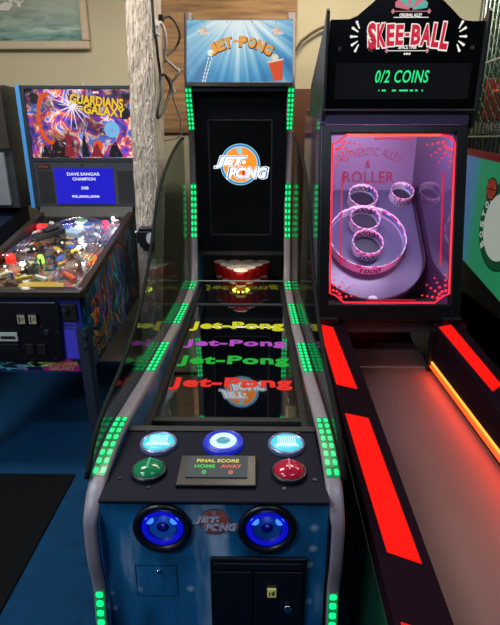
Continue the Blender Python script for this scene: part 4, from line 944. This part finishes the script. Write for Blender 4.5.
mb = MB(); put_text(mb, '0/2 COINS', HF.at(.732, 1.905), .27, .058, .004, .0055, .01, .2, 1.1); mb.build('display_lettering', GT, hd); mb = MB()
for x, l in ((.62, .004), (.645, .02), (.69, .006), (.70, .012), (.73, .012), (.752, .03), (.785, .016), (.81, .012), (.84, .006)): mb.fbox(HF, x - l / 2, x + l / 2, 1.836, 1.844, .004, .0055)
mb.build('display_second_line', GT, hd)
SR, SW = emi('sign_red', '#d8203c', .9), emi('sign_white', '#f4f0e8', .95)
mb = MB(); word = 'SKEE-BALL'; xs = [.567, .613, .657, .701, .739, .782, .832, .881, .926]; ws = [.042, .044, .038, .038, .02, .046, .050, .036, .038]
for ch, x, w_ in zip(word, xs, ws):
    k = (x - .746) / .18; h_ = .088 + .030 * k * k; g = HF.at(x, 2.092 - .006 * k * k, 0, -.10 * k)
    if ch == '-': mb.fbox(g, -.014, .014, -.010, .012, .002, .003, 1); mb.fbox(g, -.010, .010, -.006, .008, .003, .004, 0); continue
    put_text(mb, ch, g, w_ * 1.22, h_ * 1.12, .001, .0025, .10, 0, 1, 1); put_text(mb, ch, g, w_, h_, .003, .0042, .045, 0, 1, 0)
mb.build('sign_title', [SR, SW], hd)
for sd in (-1, 1):
    mb = MB()
    for k in range(5):
        a = (k - 2) * .55; g = HF.at(.746 + sd * (.238 + .028 * math.cos(a)), 2.085 + .055 * math.sin(a), 0, a if sd > 0 else math.pi - a)
        mb.prism([(-.016, -.0025), (.012, -.005), (.018, 0), (.012, .005), (-.016, .0025)], g, .001, .003); mb.disc(g, .016, 0, .0065, .001, .003, 10)
    mb.build('sign_rays', SW, hd)
mb = MB()
for x in (.735, .747, .759): mb.disc(HF, x, 2.008, .005, .001, .003, 10)
mb.build('sign_dots', SW, hd)
for z, a, b in ((2.022, .645, .845), (2.168, .665, .835)): MB().fbox(HF, a, b, z - .0015, z + .0015, .001, .003).build('sign_line', SW, hd)
for body, x, z, w_, h_ in (('SINCE 1908', .745, 2.038, .09, .017), ('ORIGINAL ALLEY', .748, 2.178, .11, .015)):
    mb = MB(); put_text(mb, body, HF.at(x, z), w_, h_, .001, .003, .02); mb.build('sign_lettering', SW, hd)
mb = MB()
for x, z in ((.645, 2.022), (.845, 2.022), (.66, 2.194), (.835, 2.194)): mb.prism([(x - .010, z), (x, z - .012), (x + .010, z), (x, z + .012)], HF, .001, .003, 0)
mb.fbox(HF, .66, .835, 2.1925, 2.1955, .001, .0025, 0); mb.build('sign_diamonds', emi('diamond_rose', '#d88890', .8), hd); mb = MB()
for k in range(6):
    a = .35 + k * .48; g = HF.at(.746, 2.20, 0, a); mb.prism([(.01, -.004), (.075, -.018), (.085, 0), (.075, .018), (.01, .004)], g, .001, .003, 1 + k % 2)
mb.build('sign_fan', [emi('fan_rose', '#d88890', .8), emi('fan_teal', '#60c0b0', .8), emi('fan_pink', '#e07888', .8)], hd)
mb = MB()
for x, z in ((.41, 2.03), (1.065, 2.035)): mb.disc(HF, x, z, .010, 0, .006, 14)
mb.build('header_bolt', CHROME, hd)
for x in (SX0 + .05, SX1 - .055):
    MB().box(x - .05, x + .05, 2.50, 2.56, rz(2.5), rz(2.5) + .035).build('frame_foot', BLACK, SK, .004)
MB().disc(F((SX1 + .004, 2.525, .66), XR, UP), 0, 0, .022, 0, .012, 20).build('red_reflector', pbr('red_lens', '#801018', .15), SK)
MB().box(SX0, SX1, YB - .02, YB, .02, .46).build('front_kick', BLACK, SK)

# ------------------------------------------------------------------ basketball machine, far right
BX = 1.3
BK = thing('basketball_machine', (1.75, 2.6, 0), 'basketball machine with a green side panel and wire cage at the right edge', 'arcade game')
fs_ = F((BX, 0, 0), (0, -1, 0), UP)            # faces -X; x of the frame runs toward the camera
GREENP = None
def celt_mat():
    m, N, L = new_mat('green_backlit_side'); b = N['Principled BSDF']; b.inputs['Roughness'].default_value = .3
    tc = N.new('ShaderNodeTexCoord'); sp_ = N.new('ShaderNodeSeparateXYZ'); L.new(tc.outputs['Object'], sp_.inputs[0])
    mr = N.new('ShaderNodeMapRange'); mr.inputs['From Min'].default_value = -.3; mr.inputs['From Max'].default_value = .54; L.new(sp_.outputs['Y'], mr.inputs['Value'])
    r = ramp(N, [(0, '#28985c'), (.84, '#2a9468'), (.94, '#3a88a0'), (1, '#4a78b0')]); L.new(mr.outputs[0], r.inputs[0])
    b.inputs['Base Color'].default_value = lin('#124a30'); L.new(r.outputs[0], b.inputs['Emission Color']); b.inputs['Emission Strength'].default_value = .5
    return m
def zt(y): return 1.465 + (y - 2.45) * .063
def zb(y): return .765 + (y - 2.45) * .19
sp_ = MB().prism([(-3.30, zb(3.30)), (-2.2, zb(2.2)), (-2.2, zt(2.2)), (-3.30, zt(3.30))], fs_, -.03, 0).build('side_panel', celt_mat(), BK)
MB().prism([(-3.36, zt(3.36)), (-2.1, zt(2.1)), (-2.1, zt(2.1) + .035), (-3.36, zt(3.36) + .035)], fs_, -.035, .004).build('top_stripe', emi('maroon_stripe', '#701020', .35, base='#501018'), BK)
MB().prism([(-3.36, .12), (-2.1, .12), (-2.1, zb(2.1)), (-3.36, zb(3.36))], fs_, -.05, 0).build('lower_side', BLACK, BK)
MB().box(BX, BX + .9, 2.1, 3.36, .10, .70).build('base_cabinet', BLACK, BK)
for x in (BX + .05, BX + .85):
    for y in (2.15, 3.3): MB().box(x - .04, x + .04, y - .04, y + .04, .006, .10).build('foot', BLACKM, BK)
# round club badge without its figure: ring, word, ball
ec, er = (-2.70, 1.155), .235
mb = MB(); f = fs_.at(*ec)
mb.disc(f, 0, 0, er, 0, .002, 48, 0); mb.disc(f, 0, 0, er * .97, .002, .003, 48, 1); mb.disc(f, 0, 0, er * .76, .003, .004, 48, 2)
def ringtext(word, a0, a1, flip=False):
    for k, ch in enumerate(word):
        a = a0 + (a1 - a0) * k / (len(word) - 1); R = er * .865
        g = f.at(R * math.cos(a), R * math.sin(a), 0, a - math.pi / 2 if not flip else a + math.pi / 2); put_text(mb, ch, g, .036, .042, .003, .0045, .03, 0, 1, 2)
ringtext('BOSTON', math.pi * 1.2, math.pi * .74); ringtext('CELTICS', math.pi * .28, -math.pi * .2)
mb.build('badge', [emi('badge_dark', '#0a1c14', .2), emi('badge_green', '#0f5c38', .35), emi('badge_white', '#c8d0c4', .5)], sp_)
mb = MB(); g = fs_.at(-2.845, 1.345); mb.disc(g, 0, 0, .062, .004, .006, 32, 1); mb.disc(g, 0, 0, .055, .006, .007, 32, 0)
mb.fbox(g, -.055, .055, -.003, .003, .007, .0078, 1); mb.fbox(g, -.003, .003, -.055, .055, .007, .0078, 1)
for s in (-1, 1):
    for k in range(6):
        a = -1 + k * .4; h_ = g.at(s * (.075 - .05 * math.cos(a)), .052 * math.sin(a), 0, a * s); mb.fbox(h_, -.0025, .0025, -.011, .011, .007, .0078, 1)
mb.build('badge_ball', [emi('ball_red', '#b04030', .5), emi('ball_line', '#180c0c', .1)], sp_)
# wire cage: uprights and rails
WIRE = pbr('pale_wire', '#a8b0a4', .35, .5)
for k in range(20):
    y = 2.25 + k * .055
    MB().tube([(BX + .01, y, zt(y) + .03), (BX + .01 + random.uniform(-.004, .004), y + .004, 2.0), (BX + .01, y, 2.45)], .0035, 6).build('cage_wire', WIRE, BK)
for z in (1.62, 2.02, 2.44):
    MB().tube([(BX + .01, 2.2, z), (BX + .01, 3.34, z)], .006, 6).build('cage_rail', WIRE, BK)
for y in (2.2, 3.34): MB().tube([(BX + .02, y, .7), (BX + .02, y, 2.5)], .018, 8).build('cage_post', BLACK, BK)
sg = MB().fbox(fs_, -3.30, -2.3, 1.635, 1.70, -.03, -.012).build('sign_strip', pbr('grey_green_strip', '#5a665c', .4), BK)
mb = MB(); put_text(mb, 'FREE', fs_.at(-2.98, 1.668, -.012), .22, .035, 0, .002, .02, .2, 1.1); mb.build('strip_lettering', pbr('strip_white', '#b8bcb8', .4), sg)
MB().box(BX + .02, BX + .9, 3.36, 3.40, .7, 2.6).build('back_board', pbr('back_green', '#33503e', .5, noise=.2), BK)
# diamond net in green cord
mb = MB()
for k in range(-12, 26):
    for s in (-1, 1):
        ya, yb = (k * .09, k * .09 + 1.2) if s > 0 else (k * .09 + 1.2, k * .09)
        P3 = []
        for q in range(13):
            t_ = q / 12; y = 2.1 + ya + (yb - ya) * t_; 
            if 2.22 < y < 3.33: P3.append((BX + .03 + .003 * s, y, 1.55 + t_ * .98))
        if len(P3) > 1: mb.tube(P3, .0022, 4)
mb.build('net', pbr('green_cord', '#3a6a4c', .7), BK)
hp = MB().tube([(1.50 + .14 * math.cos(a * math.pi / 16), 3.12 + .14 * math.sin(a * math.pi / 16), 1.86) for a in range(32)], .014, 8, closed=True).build('hoop', pbr('orange_hoop', '#d04818', .4), BK)
MB().box(1.38, 1.9, 3.30, 3.33, 1.72, 1.95).build('hoop_board', pbr('orange_red_board', '#a83c1c', .5, noise=.4, scale=9), BK, .004)
